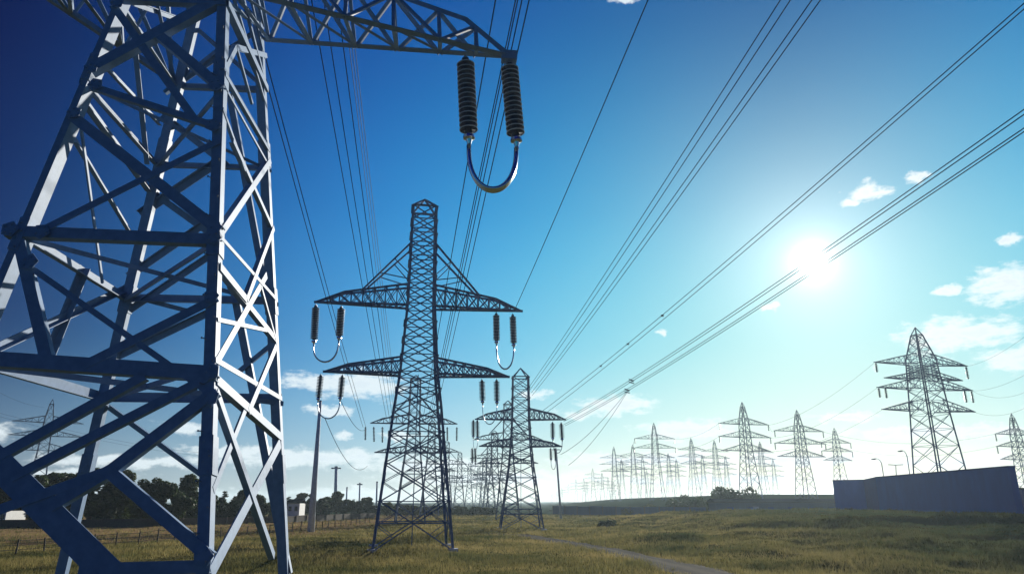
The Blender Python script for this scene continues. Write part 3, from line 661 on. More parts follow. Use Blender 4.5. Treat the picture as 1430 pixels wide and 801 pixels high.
for px, ty, Y in ((829, 653, 620), (842, 659, 700), (805, 668, 860), (816, 667, 880), (794, 675, 1050), (785, 680, 1250), (778, 684, 1400), (850, 665, 900), (771, 688, 1700), (870, 640, 560), (900, 636, 520), (948, 640, 560), (985, 634, 520), (1018, 636, 540), (820, 672, 1100), (836, 668, 950), (858, 672, 1000), (905, 655, 800), (1085, 640, 560)):
    p = spot(px, Y); H = at(px, ty, Y).z - p.z; c = copy_tree(hp); c.location = p; c.scale = (H / 30,) * 3; c.rotation_euler.z = rnd.uniform(-.1, .1)
    c['label'] = 'small faded pylon in the distant row dwindling between the thin pole and the hill pylons'; c['group'] = 'distant row of small faded pylons'
HR = hill_spec(31, (.215, .355, .475), (.30, .305, .295), .10, .062, .02, .17, .07); HR['bays'] = 7; HR['arms'] += [(31 * .70, 31 * .25, 31 * .74, .32)]
HR['panels'] = panels(0, HR['arms'][-1][0], 8, .9) + panels(HR['arms'][-1][0], HR['arms'][0][0], 6)[1:] + panels(HR['arms'][0][0], 31 * .955, 4)[1:]
pR = spot(1319, 140); HRh = at(1278, 457, 140).z - pR.z
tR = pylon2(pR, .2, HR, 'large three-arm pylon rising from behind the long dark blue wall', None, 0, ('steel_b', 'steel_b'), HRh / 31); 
pL = spot(47, 205); HLh = at(62, 557, 205).z - pL.z
c = copy_tree(hp); c.location = pL; c.scale = (HLh / 30,) * 3; c.rotation_euler.z = .5; c['label'] = 'lone far pylon seen through the closest pylon above the trees'
def arm_tip(t, spec, k, i, side, inset=0.0):
    z, hs = spec['arms'][i][0], spec['arms'][i][1]; v = V((side * (hs - inset), 0, z)) * k; v.rotate(Matrix.Rotation(t.rotation_euler.z, 3, 'Z')); return v + t.location
kR = HRh / 31
for st_, what in (('sharp three-arm', 'sharp pylon behind the bushes'), ('three-arm pylon on the hill nearest', 'hill pylon nearest the pale wall end'), ('tallest three-arm', 'tallest hill-slope pylon'), ('lattice pylon cut off', 'cut-off pylon past the wall end'), ('short three-arm', 'short pylon behind the wall end')):
    for o in list(bpy.data.objects):
        if o.parent is None and o.get('label', '').startswith(st_):
            for i in (0, 1):
                for sd in (-1, 1):
                    a = arm_tip(o, HB, o.scale.x, i, sd, .15); q = insulator_mesh(V((0, 0, 1.9)), V((0, 0, 0)), .24, 6, 6).build('insulator_string', M['insul'], None, True); q.location = a - V((0, 0, 1.95))
                    tag(q, 'tiny insulator hanging from an arm tip of the ' + what, 'insulator', 'arm tip insulators of the ' + what)
            break
for i, sd, ins, ln, lab in ((0, -1, .2, 1.9, 'small insulator under the top arm of the large pylon behind the wall, sunward side'), (1, -1, .2, 1.9, 'short insulator at the middle arm tip of the large pylon behind the wall, sunward side'),
                            (1, -1, 1.5, 2.0, 'second short insulator inboard on the middle arm of the large pylon behind the wall'), (0, 1, .2, 2.6, 'dark insulator at the top arm tip of the large pylon, highest one by the clouds'),
                            (1, 1, 1.6, 2.4, 'inboard dark insulator on the middle arm of the large pylon, cloud side'), (1, 1, .2, 2.4, 'outermost dark insulator on the middle arm of the large pylon, cloud side')):
    a = arm_tip(tR, HR, kR, i, sd, ins) - V((0, 0, .1)); o = insulator_mesh(V((0, 0, ln)), V((0, 0, 0)), .3, 8, 8).build('insulator_string', M['insul'], None, True); o.location = a - V((0, 0, ln)); tag(o, lab, 'insulator')

# ------------------------------------------------------------------ wires
def wire(A, B, sag, r, label, group=None, m='wire', n=26, name='power_line', over=0.0, rb=None):
    A, B = V(A), V(B); pts = []; d = B - A
    for i in range(n + 1):
        t = -over + (1 + over) * (i / n); p = A + d * t; pts.append(p - V((0, 0, 4 * sag * t * (1 - t))))
    mid = (A + B) / 2; mb = MB(); rr = [r + ((rb or r) - r) * (i / n) for i in range(n + 1)]; mb.tube(pts, rr, 6)
    o = mb.build(name, M[m], None, True, origin=mid); return tag(o, label, 'power line', group)
GE = 'wires running past the shiny insulator pair to the hazy pylon'
for (x0, x1, Yn) in ((692, 590, 19.5), (720, 597, 21.5), (723, 599.5, 21.5), (729, 602, 20.5), (739, 606, 19.5)):
    wire(at(x0, 0, Yn), at(x1, 588, 141), .25, .022, 'thin dark wire descending past the big shiny insulator pair towards the hazy pylon', GE, over=.03, rb=.035)
GG = 'wires descending behind the big crossarm to the hazy pylon'
for (x0, x1, Yn) in ((435, 541, 23), (452, 545, 24), (471, 549, 23)):
    wire(at(x0, 0, Yn), at(x1, 590, 141), .25, .022, 'thin dark wire dropping from behind the big crossarm to the tall dark pylon', GG, over=.03, rb=.03)
GW = 'bright wires glinting beside the dark ones'
for (x0, x1, Yn) in ((480, 552, 23), (484, 555, 23.4), (488, 557.5, 23)):
    wire(at(x0, 0, Yn), at(x1, 590, 141), .25, .014, 'fine pale wire glinting among the dark wires behind the big crossarm', GW, 'brightwire', over=.03, rb=.02)
GH = 'twin wires beside the closest pylon leg'
for (x0, y0, x1) in ((352, 40, 507), (360, 40, 511)):
    wire(at(x0, y0, 24), at(x1, 596, 141), .3, .024, 'dark wire of the pair sloping from the closest pylon leg to the loop insulators', GH, over=.05, rb=.03)
wire(at(905, 0, 21), at(718, 434, Y1 + 1.6), .15, .022, 'single black wire rising from the tall dark pylon arm tip to the top edge', None, over=.06, rb=.03)
for (x0, x1, y1, w_) in ((1090, 738, 541, 'first'), (1104, 739, 545, 'second'), (1134, 742, 548, 'third'), (1146, 743, 552, 'fourth')):
    wire(at(x0, 0, 22), at(x1, y1, Y2), .35, .022, {'first': 'upper wire of the steep upper pair, outermost of four above the square-topped pylon', 'second': 'lower wire of the steep upper pair above the square-topped pylon', 'third': 'upper wire of the steep lower pair above the square-topped pylon', 'fourth': 'lower wire of the steep lower pair above the square-topped pylon'}[w_], 'four steep wires above the square-topped pylon', over=.06, rb=.026)
CW = [(at(1430, 5, 23), at(758, 573, Y2)), (at(1430, 13, 23.2), at(764, 575, Y2))]
for (A, B), lab in zip(CW, ('upper wire of the lone long twin line crossing above the sun', 'lower wire of the lone long twin line crossing above the sun')):
    wire(A, B, .5, .022, lab, 'twin line crossing above the sun', over=.06, rb=.026)
DW = [((1430, 153), (786, 586)), ((1430, 160), (787, 588)), ((1430, 179), (788, 592)), ((1430, 184), (789, 594))]
DA = []
for k, ((a, b), lab) in enumerate(zip(DW, ('topmost wire of the four crossing the sun disc', 'second wire down of the four crossing the sun disc', 'third wire down of the four crossing the sun disc', 'lowest wire of the four crossing the sun disc'))):
    A, B = at(*a, 25), at(*b, Y2); DA.append((A, B)); wire(A, B, .6, .022, lab, 'four wires crossing the sun', over=.06, rb=.026)
def on_wire(A, B, sag, t): return A + (B - A) * t - V((0, 0, 4 * sag * t * (1 - t)))
def find_t(A, B, sag, px):
    for i in range(2000):
        t = i / 2000; p = on_wire(A, B, sag, t); rel = p - V((0, 0, CAMZ)); d = rel.y * CP + rel.z * SP
        if 715 + FPX * rel.x / d < px: return t
    return .9
for px, lab in ((925, 'small spacer clamp on the twin line, the one closest to the sun'), (877, 'small spacer clamp on the twin line, middle one of three'), (839, 'small spacer clamp on the twin line, the one closest to the square-topped pylon')):
    a, b = [on_wire(A, B, .5, find_t(A, B, .5, px)) for A, B in CW]; b = a + (b - a).normalized() * .2; o_ = (a + b) / 2; mb = MB(); mb.bar(a - o_, b - o_, .03); mb.lathe(a - o_ - V((.12, 0, 0)), (1, 0, 0), [(0, .05), (.24, .05)], 8); mb.lathe(b - o_ - V((.12, 0, 0)), (1, 0, 0), [(0, .05), (.24, .05)], 8)
    o = mb.build('spacer_clamp', M['bolt']); o.location = o_; tag(o, lab, 'clamp')
cl = []
for (i0, i1, px, lab) in ((0, 1, 882, 'dark clamp on the upper of the wire pairs below the sun'), (2, 3, 876, 'dark clamp on the lower wire pair where two drop wires leave')):
    a, b = [on_wire(*DA[i], .6, find_t(*DA[i], .6, px)) for i in (i0, i1)]; o_ = (a + b) / 2; cl.append(o_); mb = MB(); mb.box(V((-.2, 0, .1)), V((.2, 0, -.1)), .12, .1)
    mb.lathe(V((-.3, 0, .12)), (1, 0, -.3), [(0, .055), (.6, .055)], 8); mb.lathe(V((-.3, 0, -.16)), (1, 0, -.3), [(0, .055), (.6, .055)], 8); o = mb.build('spacer_clamp', M['bolt']); o.location = o_; tag(o, lab, 'clamp')
for dx, lab in ((0, 'upper drop wire from the clamp down to the thin pole'), (5, 'lower drop wire from the clamp down towards the distant row')):
    wire(cl[1] + V((0, 0, -.1 - dx * .02)), at(783 + dx * 2.2, 634 + dx * 3, Y2 + 2), .8, .02, lab, None, rb=.03)
# jumper wires trailing from the loop insulators to the hazy pylon
wire(at(475, 557, Y1 - 1.5), at(511, 599, 141), 1.2, .03, 'slack wire from the insulators over the pole to the hazy pylon arm')
wire(at(454, 584, Y1 - 1.5), at(513, 650, 135), 2.2, .03, 'lowest slack wire drooping past the pole below the hazy pylon arm')
# thin lines of the hill pylons and of the far pylon by the trees
TP = {}
for o in bpy.data.objects:
    if o.parent is None and o.get('label', '').startswith('sharp three-arm'): TP['s'] = (o, HB)
    if o.parent is None and o.get('label', '').startswith('tallest three-arm'): TP['t'] = (o, HB)
    if o.parent is None and o.get('label', '').startswith('three-arm pylon on the hill nearest'): TP['n'] = (o, HB)
    if o.parent is None and o.get('label', '').startswith('lattice pylon cut off'): TP['c'] = (o, HB)
    if o.parent is None and o.get('label', '').startswith('grey pylon with wide'): TP['w'] = (o, HB)
TP['R'] = (tR, HR)
def tp_(k, i, sd): o, sp = TP[k]; return arm_tip(o, sp, o.scale.x, i, sd)
for A, B, sg, lab in ((tp_('R', 0, -1), tp_('s', 0, 1), 2.0, 'wire sagging from the large pylon top arm to the sharp hill pylon'), (tp_('R', 1, -1), tp_('s', 1, 1), 2.2, 'wire sagging from the large pylon middle arm to the sharp hill pylon'),
        (tp_('R', 2, -1), tp_('s', 2, 1), 2.0, 'wire sagging from the large pylon lower arm to the sharp hill pylon'), (tp_('R', 0, 1), at(1450, 455, 90), .8, 'wire leaving the large pylon top arm towards the picture edge clouds'),
        (tp_('R', 1, 1), at(1450, 512, 95), .8, 'wire leaving the large pylon middle arm towards the picture edge'), (tp_('R', 1, 1), at(1450, 538, 95), 1.5, 'lower of two wires leaving the large pylon middle arm tip above the wall end'),
        (tp_('R', 2, 1), at(1460, 552, 95), 1.5, 'lowest wire leaving the large pylon above the end of the blue wall'), (tp_('n', 0, -1), tp_('s', 0, 1), 1.0, 'faint wire between the two nearest hill pylons'),
        (tp_('c', 0, -1), tp_('n', 0, 1), 3, 'faint long wire from the cut-off pylon across to the hill pylon'), (tp_('c', 1, -1), tp_('n', 1, 1), 3, 'fainter lower wire from the cut-off pylon to the hill pylon'),
        (tp_('s', 0, -1), tp_('t', 0, 1), 1.5, 'faint wire from the sharp hill pylon to the tallest slope pylon'), (tp_('s', 1, -1), tp_('t', 1, 1), 1.5, 'fainter lower wire from the sharp hill pylon to the slope pylon'),
        (tp_('t', 0, -1), tp_('w', 0, 1), 1.5, 'faint wire from the tallest slope pylon down to the grey wide-armed pylon'),
        (at(-20, 571, 150), at(300, 633, 260), 1.5, 'upper thin wire crossing behind the closest pylon above the trees'), (at(-20, 576, 150), at(300, 637, 262), 1.5, 'lower thin wire crossing behind the closest pylon above the trees'),
        (at(62, 568, 205), at(-30, 530, 120), 1, 'thin wire climbing from the lone far pylon behind the closest pylon')):
    wire(A, B, sg, .018 * A.y / 138, lab, None, 'wire', 20, rb=.018 * B.y / 138)

# ------------------------------------------------------------------ poles
def pole(px0, py0, px1, py1, Y, r0, r1, label, arms=()):
    b = onground(px0, py0); Yb = Y or b.y; b = V((at(px0, py0, Yb).x, Yb, 0)); b.z = Z(b.x, b.y) - .1; t = at(px1, py1, Yb)
    th = thing('utility_pole', b, label, 'pole'); mb = MB(); mb.tube([V((0, 0, 0)), (t - b) * .5, t - b], [r0, (r0 + r1) / 2, r1], 14); mb.build('shaft', M['conc'], th, True)
    c = MB(); c.lathe(t - b - V((0, 0, .05)), (0, 0, 1), [(0, r1 * 1.15), (.12, r1 * 1.15), (.2, r1 * .5)], 12); c.build('cap', M['bolt'], th)
    for h, w in arms:
        a = MB(); q = (t - b) * h; a.bar(q - V((w, 0, 0)), q + V((w, 0, 0)), max(.05, r1 * .5)); a.build('crossbar', M['bolt'], th)
    return th
pole(434, 742, 447.5, 560, 104, .50, .20, 'leaning grey tapered pole standing in the grass under the loop insulators')
pole(783.5, 723, 776.5, 626, 182, .28, .2, 'thin leaning dark pole beside the square-topped pylon', ((.985, 1.0),))
for px, top, Y, r, lab, ar in ((469, 652, 300, .75, 'thick distant mast standing above the tree line', ((.98, 2),)), (484, 681, 330, .4, 'short distant mast just beside the thick mast', ()), (502, 675, 330, .4, 'slim distant mast with a small crossbar above the trees', ((.98, 1.2),)),
                              (526, 673, 330, .45, 'distant mast standing closest to the tall dark pylon leg', ())):
    p = spot(px, Y); tpt = at(px + .6, top, Y); th = thing('mast', p, lab, 'mast'); mb = MB(); mb.tube([V((0, 0, -.2)), tpt - p], [r, r * .8], 10); mb.build('shaft', M['conc'], th, True)
    for h, w in ar: a = MB(); q = (tpt - p) * h; a.bar(q - V((w, 0, 0)), q + V((w, 0, 0)), .25); a.build('crossbar', M['bolt'], th)
    c = MB(); c.lathe(tpt - p, (0, 0, 1), [(0, r), (.4, r * .9), (.5, r * .3)], 8); c.build('cap', M['bolt'], th)

# ------------------------------------------------------------------ trees and bushes
def leaf_cloud(centres, n, size, seed, flat=1.0):
    r = np.random.default_rng(seed); c = np.array([x[:3] for x in centres]); rad = np.array([x[3] for x in centres]); w = rad ** 2; idx = r.choice(len(c), n, p=w / w.sum())
    d = r.normal(size=(n, 3)); d /= np.linalg.norm(d, axis=1)[:, None]; rr = rad[idx] * (0.45 + 0.62 * r.random(n) ** .55)
    p = c[idx] + d * rr[:, None] * np.array([1, 1, flat]); u = r.normal(size=(n, 3)); u /= np.linalg.norm(u, axis=1)[:, None]; w_ = np.cross(u, r.normal(size=(n, 3))); w_ /= np.linalg.norm(w_, axis=1)[:, None]
    s = size * (.6 + .8 * r.random(n))[:, None]; v = np.stack([p - u * s * .6, p + w_ * s * .38, p + u * s * .7, p - w_ * s * .38], 1).reshape(-1, 3)
    f = np.arange(n * 4).reshape(-1, 4); return v, f
def leaf_mesh(name, v, f, m):
    me = bpy.data.meshes.new(name); me.from_pydata(v.tolist(), [], f.tolist()); me.update(); me.materials.append(m); return me
def tree_meshes(kind, seed):
    r = random.Random(seed); mb = MB(); H = 10.0; cs = []
    if kind == 'pine':
        mb.tube([V((0, 0, -.3)), V((.1, 0, 4)), V((0, 0, 9.6))], [.2, .14, .03], 7)
        for i in range(13):
            z = 1.6 + i * .62; rad = 1.9 * (1 - (z - 1.2) / 9.2) + .15; k = 4 if i < 9 else 2
            for j in range(k): a = r.random() * 6.28; cs.append((math.cos(a) * rad * .55, math.sin(a) * rad * .55, z, rad * .55 + .1))
        mm, n, s, fl = M['leaf3'], 5000, .36, .6
    elif kind == 'poplar':
        mb.tube([V((0, 0, -.3)), V((.12, .05, 4)), V((0, 0, 9))], [.24, .17, .04], 7)
        for i in range(16): z = 1.7 + i * .54; rad = .95 + .45 * math.sin((z - 1) / 9 * math.pi); a = r.random() * 6.28; cs.append((math.cos(a) * .45 * rad, math.sin(a) * .45 * rad, z, rad * r.uniform(.6, .95)))
        mm, n, s, fl = M['leaf2'], 5500, .36, 1
    else:
        mb.tube([V((0, 0, -.3)), V((.15, .1, 2.4)), V((-.05, 0, 5.5)), V((.1, 0, 8))], [.34, .26, .16, .05], 8)
        W_ = 3.1 if kind == 'broad' else 2.4
        for i in range(17):
            a = r.random() * 6.28; z = r.uniform(1.2, 8.6); e = W_ * math.sqrt(max(.05, 1 - ((z - 5.2) / 4.4) ** 2)) * r.uniform(.35, .95); rad = r.uniform(.75, 1.5); cs.append((math.cos(a) * e, math.sin(a) * e, z, rad))
        for c in cs[:7]: mb.tube([V((0, 0, max(1.5, c[2] - 2))), V((c[0] * .5, c[1] * .5, c[2] - .7)), V(c[:3])], [.13, .08, .03], 5)
        mm, n, s, fl = M['leaf1'], 8000, .42, .9
    v, f = leaf_cloud(cs, n, s, seed, fl); return mb.mesh('trunk', M['bark'], True), leaf_mesh('crown', v, f, mm)
TM = {k: [tree_meshes(k, 11 + i * 7 + len(k)) for i in range(3)] for k in ('broad', 'round', 'poplar', 'pine')}
tn = [0]
TL = {'broad': 'broad dark leafy tree in the tree line beyond the fences', 'round': 'rounded dark tree in the tree line beyond the fences', 'poplar': 'slim olive green upright tree in the tree line beyond the fences', 'pine': 'pointed dark conifer in the tree line beyond the fences'}
def tree(px, top, Y, kind, wide=1.0, label=None, group='trees in the line beyond the fences'):
    p = spot(px, Y); h = at(px, top, Y).z - p.z; t = thing('tree', p, label or TL[kind], 'tree', group); wide *= 1.22; a, b = TM[kind][tn[0] % 3]; tn[0] += 1
    t.rotation_euler.z = rnd.uniform(0, 6.28); t.scale = (h / 9.6 * wide, h / 9.6 * wide, h / 9.6)
    for nme, me in (('trunk', a), ('crown', b)): o = bpy.data.objects.new(nme, me); C.objects.link(o); o.parent = t
    return t
for px, top, k, w in ((-25, 662, 'broad', 1.1), (8, 668, 'round', 1.1), (30, 664, 'pine', 1.1), (54, 659, 'broad', 1), (85, 658, 'round', 1.2), (108, 672, 'round', 1.1), (147, 668, 'pine', 1.1), (172, 662, 'poplar', 1.2), (186, 674, 'round', 1), (200, 675, 'poplar', 1.2),
                      (217, 673, 'poplar', 1.1), (262, 667, 'poplar', 1.3), (276, 682, 'round', 1.1), (292, 688, 'broad', 1), (312, 684, 'pine', 1.3), (327, 691, 'pine', 1.3), (345, 682, 'broad', 1.1), (364, 688, 'round', 1.1), (385, 692, 'broad', 1.0)):
    tree(px, top, 132 + rnd.uniform(-4, 14) + max(0, (px - 280) * .35), k, w)
tree(128, 651, 130, 'broad', 1.15, 'largest broad dark tree in the line, tallest crown seen through the closest pylon', None)
tree(242, 669, 128, 'broad', .85, 'rounded heavy dark tree standing beside the slim olive ones near the sunlit leg', None)
for px, top, k, w in ((403, 692, 'pine', 1.5), (425, 687, 'broad', 1.2), (436, 690, 'pine', 1.6), (448, 691, 'broad', 1.4), (459, 694, 'round', 1.5), (471, 688, 'poplar', 1.7), (482, 695, 'broad', 1.5), (493, 696, 'pine', 1.7), (506, 692, 'broad', 1.3), (516, 693, 'pine', 1.6), (530, 705, 'broad', 2.0), (541, 702, 'poplar', 2.4), (556, 702, 'broad', 1.9),
                      (570, 703, 'pine', 2.4), (580, 704, 'broad', 2.2), (596, 705, 'round', 2.4), (612, 705, 'broad', 2.2), (630, 707, 'round', 2.4), (646, 705, 'broad', 2.2), (661, 706, 'pine', 2.6), (672, 706, 'broad', 2.2), (684, 707, 'round', 2.4)):
    tree(px, top, 225 + rnd.uniform(-8, 12), k, w)
for px, top, k, w in ((692, 710, 'round', 1.6), (706, 709, 'broad', 1.5), (722, 709, 'round', 1.7), (738, 710, 'broad', 1.6), (752, 711, 'round', 1.7), (768, 711, 'broad', 1.6)):
    tree(px, top, 290, k, w, 'low hazy bushy tree in the row behind the square-topped pylon', 'low trees behind the square-topped pylon')
def bush(px, py, w, h, Y, label, n=2600, m='leaf1', group=None):
    n = int(n * 1.9); w *= 1.15; h *= 1.12
    p = spot(px, Y); s = Y / 1000.0; W_ = w * s; Hh = h * s; r = random.Random(int(px)); cs = []
    for i in range(14): a = r.uniform(-1, 1); z = r.uniform(.1, .8) * Hh * math.sqrt(max(.1, 1 - a * a)); cs.append((a * W_, r.uniform(-.5, .5) * W_ * .6, z, r.uniform(.22, .38) * Hh + .1))
    v, f = leaf_cloud(cs, n, .14 + .05 * Hh, int(px)); t = thing('bush', p, label, 'bush', group); o = bpy.data.objects.new('foliage', leaf_mesh('foliage', v, f, M[m])); C.objects.link(o); o.parent = t
    b = MB()
    for c_ in cs[:6]: b.tube([V((c_[0] * .3, c_[1] * .3, -.1)), V((c_[0] * .7, c_[1] * .7, c_[2] * .5)), V(c_[:3])], [.09, .06, .02], 5)
    b.build('stem', M['bark'], t)
bush(957, 700, 22, 24, 216, 'smaller dark round bush above the panel fence'); bush(980, 702, 14, 15, 218, 'low dark bush between the two larger bushes above the fence', 1500)
bush(1030, 692, 28, 37, 214, 'largest rounded bush in front of the low shed and sharp pylon', 3600); bush(1010, 700, 18, 25, 217, 'side lump of bush leaning on the largest rounded bush', 2000)
bush(900, 705, 24, 13, 222, 'yellowish flat bush low on the hill slope', 1800, 'leaf2'); bush(880, 708, 12, 9, 220, 'small flat shrub beside the yellowish bush', 900, 'leaf2')
bush(848, 730, 9, 9, 118, 'isolated dark shrub in the grass between track and fence', 900)
bush(1072, 700, 16, 12, 216, 'olive bush against the low shed roof', 1200, 'leaf2')

# ------------------------------------------------------------------ fences
def fence(A, B, label, step, hgt, nw):
    A, B = V((A.x, A.y, 0)), V((B.x, B.y, 0)); n = max(2, int((B - A).length / step)); t = thing('post_fence', V((A.x, A.y, Z(A.x, A.y))), label, 'fence'); b0 = t.location.copy(); tops = []
    for i in range(n + 1):
        p = A.lerp(B, i / n) + V((rnd.uniform(-.15, .15), rnd.uniform(-.15, .15), 0)); z = Z(p.x, p.y); q = V((p.x, p.y, z)) - b0; lean = V((rnd.uniform(-.1, .1), rnd.uniform(-.06, .06), hgt * rnd.uniform(.88, 1.15)))
        mb = MB(); mb.tube([q - V((0, 0, .2)), q + lean], [.075, .06], 7); mb.build('post', M['wood'], t); tops.append((q, lean))
    for k in range(nw):
        mb = MB(); h = (k + 1) / (nw + .4); mb.tube([q + l * h + V((0, -.08, 0)) for q, l in tops], .018, 4); mb.build('fence_wire', M['wire'], t)
fence(onground(-70, 782), onground(392, 744), 'weathered wooden post and wire fence in front of the straw field', 2.7, 1.25, 3)
fence(onground(396, 743), onground(516, 729.5), 'far run of post and wire fence behind the leaning grey pole', 3.2, 1.2, 2)
def board_fence(P, label, h, m, name='board_fence'):
    b0 = V((P[0].x, P[0].y, Z(P[0].x, P[0].y))); t = thing(name, b0, label, 'fence')
    for A, B in zip(P, P[1:]):
        n = max(1, int((B - A).length / 4)); mb = MB()
        for i in range(n):
            a, b = A.lerp(B, i / n), A.lerp(B, (i + 1) / n); za, zb = Z(a.x, a.y), Z(b.x, b.y); nn = V((b.y - a.y, -(b.x - a.x), 0)).normalized(); hh = h * rnd.uniform(.96, 1.04)
            mb.slab([V((a.x, a.y, za - .2)) - b0, V((b.x, b.y, zb - .2)) - b0, V((b.x, b.y, zb + hh)) - b0, V((a.x, a.y, za + hh)) - b0], nn, .06)
            pp = MB(); q = V((a.x, a.y, za)) - b0 + nn * .1; pp.box(q - V((0, 0, .2)), q + V((0, 0, h * 1.06)), .16, .16); pp.build('post', M['wood'], t)
        mb.build('plank_panel', m, t)
board_fence([V((*at(px, 700, Y).xy, 0)) for px, Y in ((-40, 118), (190, 124), (400, 150), (524, 190))], 'long low dark board fence at the foot of the tree line', 1.25, M['wood'])
board_fence([V((*at(px, 700, Y).xy, 0)) for px, Y in ((772, 236), (860, 222), (985, 207))], 'long grey panel fence along the foot of the hill', 2.6, M['shed'])

# ------------------------------------------------------------------ buildings and lamps
ZTOP = 8.05
def wall_seg(t, b0, A, B, m, th, z0, z1, name='wall_panel', label=None):
    d = (B - A).normalized(); nn = V((d.y, -d.x, 0)); 
    if nn.dot(V((0, 0, 0)) - A) < 0: nn = -nn
    mb = MB(); mb.slab([V((A.x, A.y, z0)) - b0, V((B.x, B.y, z0)) - b0, V((B.x, B.y, z1)) - b0, V((A.x, A.y, z1)) - b0], -nn, th); o = mb.build(name, m, t)
    if label: o['label'] = label
    c = MB(); p = V((A.x, A.y, z1 + .09)) - b0 - nn * th / 2; q = V((B.x, B.y, z1 + .09)) - b0 - nn * th / 2; c.box(p, q, .18, th + .12) if False else c.box(p, q, th + .14, .17, (0, 0, 1)); c.build('coping', M['coping'], t)
    L_ = (B - A).length; j = MB()                       # shallow pilaster joints
    for i in range(1, 1):
        r = A + d * (i * 10.0) + nn * .0; j.box(V((r.x, r.y, z0)) - b0, V((r.x, r.y, z1 - .05)) - b0, .10, .06, tuple(nn))
    if j.v: j.build('rib', m, t)
wa, wb, wc, wd = V((65.4, 150, 0)), V((69.8, 146, 0)), V((64.8, 131, 0)), V((61.1, 90, 0))
bw = V((64, 120, Z(64, 120))); bt = thing('boundary_wall', bw, 'long tall dark blue concrete wall with a paler folded end section, on the grass rise', 'wall')
wall_seg(bt, bw, wa, wb, M['wall_lit'], .7, 1.0, ZTOP, label='end section painted paler blue as a lit face'); wall_seg(bt, bw, wb, wc, M['walldark'], .7, 1.0, ZTOP - .02, label='recessed section with shade painted in darker blue'); wall_seg(bt, bw, wc, wd, M['wallblue'], .75, 1.0, ZTOP + .02)
# low shed between bushes and wall
s0 = spot(1078, 206); sh = thing('low_shed', s0, 'long low grey blue shed with shallow roof between the bushes and the wall', 'shed')
x0, x1 = at(1000, 700, 206).x - s0.x, at(1185, 700, 206).x - s0.x
mb = MB(); mb.cuboid((x0, 0, -1.0), (x1, 9, 3.7)); mb.build('wall', M['shed'], sh)
mb = MB(); mb.slab([(x0 - .4, -.6, 3.72), (x1 + .4, -.6, 3.72), (x1 + .4, 4.5, 4.7), (x0 - .4, 4.5, 4.7)], (0, -.2, 1), .15); mb.slab([(x0 - .4, 9.6, 3.72), (x1 + .4, 9.6, 3.72), (x1 + .4, 4.52, 4.7), (x0 - .4, 4.52, 4.7)], (0, .2, 1), .15); mb.build('roof', M['roof'], sh)
for k in range(6):
    xx = x0 + 3 + k * 5.6; m_ = MB(); m_.cuboid((xx, -.06, .2), (xx + 1.6, -.01, 2.6)); w_ = m_.build('door', M['walldark'], sh); hh = MB(); hh.cuboid((xx + 1.3, -.12, 1.2), (xx + 1.42, -.07, 1.4)); hh.build('handle', M['bolt'], w_)
m_ = MB(); xx = at(1055, 700, 206).x - s0.x; m_.cuboid((xx - .8, -.1, 1.4), (xx + .8, -.065, 2.7)); m_.build('notice_panel', M['white'], sh)
def cottage(px, Y, w, h, label):
    p = spot(px, Y); t = thing('white_building', p, label, 'building'); mb = MB(); mb.cuboid((-w / 2, 0, -.5), (w / 2, 5, h)); mb.build('wall', M['white'], t)
    mb = MB(); mb.slab([(-w / 2 - .3, -.3, h), (w / 2 + .3, -.3, h), (w / 2 + .3, 2.5, h + .9), (-w / 2 - .3, 2.5, h + .9)], (0, -.3, 1), .12); mb.slab([(-w / 2 - .3, 5.3, h), (w / 2 + .3, 5.3, h), (w / 2 + .3, 2.52, h + .9), (-w / 2 - .3, 2.52, h + .9)], (0, .3, 1), .12); mb.build('roof', M['roof'], t)
    for s_ in (-.28, .22): mb = MB(); mb.cuboid((w * s_ - .35, -.05, h * .5), (w * s_ + .35, -.01, h * .8)); f = mb.build('window', M['glass'], t)
cottage(410.5, 185, 3.0, 3.6, 'small white building showing beside the sunlit leg of the closest pylon'); cottage(4, 122, 1.9, 2.5, 'small white building at the tree line behind the lowest beam of the closest pylon')
p = spot(1452, 120); t = thing('dark_shed', p, 'dark flat-roofed block past the end of the blue wall', 'building'); mb = MB(); mb.cuboid((-2.5, 0, -.5), (9, 8, 3.6)); mb.build('wall', M['walldark'], t); mb = MB(); mb.cuboid((-2.7, -.2, 3.61), (9.2, 8.2, 3.85)); mb.build('roof', M['roof'], t)
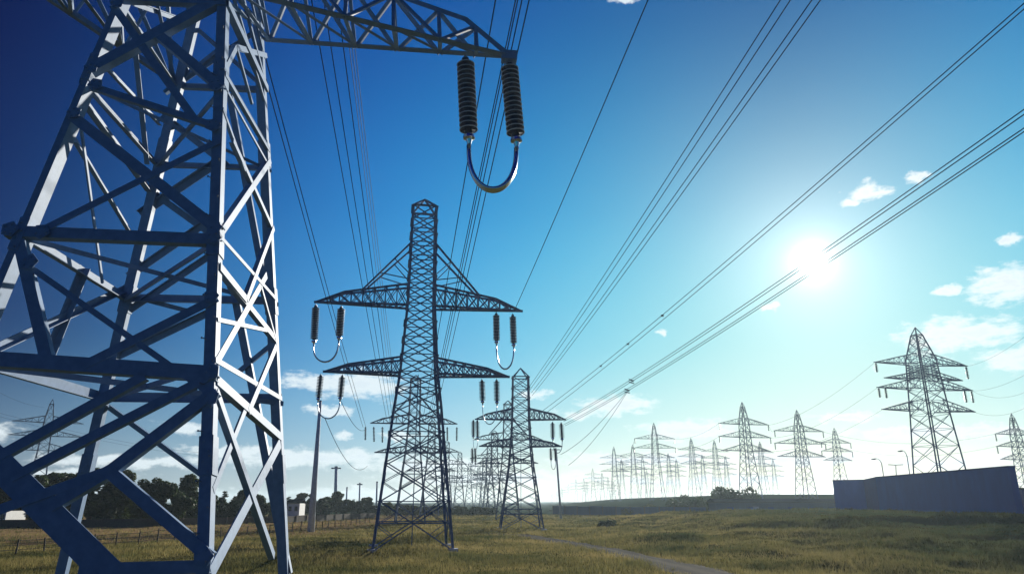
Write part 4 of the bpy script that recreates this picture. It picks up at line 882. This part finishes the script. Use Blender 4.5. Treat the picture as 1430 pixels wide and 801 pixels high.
def lamp(bx, by, tx, ty, Y, label):
    p = spot(bx, Y); b = V((at(bx, by, Y).x, Y, p.z)); t = thing('street_lamp', b, label, 'street lamp'); T = at(tx, ty, Y) - b; q = at(bx - (bx - tx) * .25, by - (by - ty) * .75, Y) - b; mb = MB()
    mb.tube([V((0, 0, -.2)), V((q.x * .6, 0, q.z)), V((q.x + (T.x - q.x) * .25, 0, q.z + (T.z - q.z) * .65)), V((q.x + (T.x - q.x) * .55, 0, T.z)), V((T.x, 0, T.z + .05))], [.14, .1, .08, .07, .06], 8); mb.build('pole', M['conc'], t, True)
    h = MB(); h.tube([V((T.x + .3, 0, T.z)), V((T.x - .2, 0, T.z - .05)), V((T.x - .9, 0, T.z - .12))], [.1, .2, .08], 8); h.build('lamp_head', M['bolt'], t, True)
lamp(1234, 664, 1222, 640, 172, 'shorter curved street lamp behind the pale end of the blue wall'); lamp(1270, 662, 1259, 629, 165, 'taller curved street lamp behind the blue wall beside the large pylon')
p = spot(1251, 172); T = at(1251, 649, 172) - p; t = thing('twin_lamp', p, 'small T-shaped twin lamp between the two curved street lamps', 'street lamp'); mb = MB(); mb.tube([V((0, 0, -.2)), T], [.13, .1], 8); mb.build('pole', M['conc'], t, True)
for s_ in (-1, 1): mb = MB(); mb.box(T + V((s_ * .05, 0, .05)), T + V((s_ * 1.75, 0, .12)), .3, .16, (0, 0, 1)); mb.build('lamp_head', M['bolt'], t)

# ------------------------------------------------------------------ air
hz = MB(); hz.cuboid((-3060, -140, -1.6), (3060, 3600, 46)); hm = bpy.data.materials.new('haze_air'); hm.use_nodes = True; hn = hm.node_tree; hn.nodes.clear()
pv = hn.nodes.new('ShaderNodeVolumePrincipled'); pv.inputs['Color'].default_value = (0.72, 0.90, 1.0, 1); pv.inputs['Density'].default_value = 0.00023; pv.inputs['Anisotropy'].default_value = 0.5
ho = hn.nodes.new('ShaderNodeOutputMaterial'); hn.links.new(pv.outputs[0], ho.inputs['Volume'])
h_ = hz.build('haze', hm); tag(h_, kind='stuff')
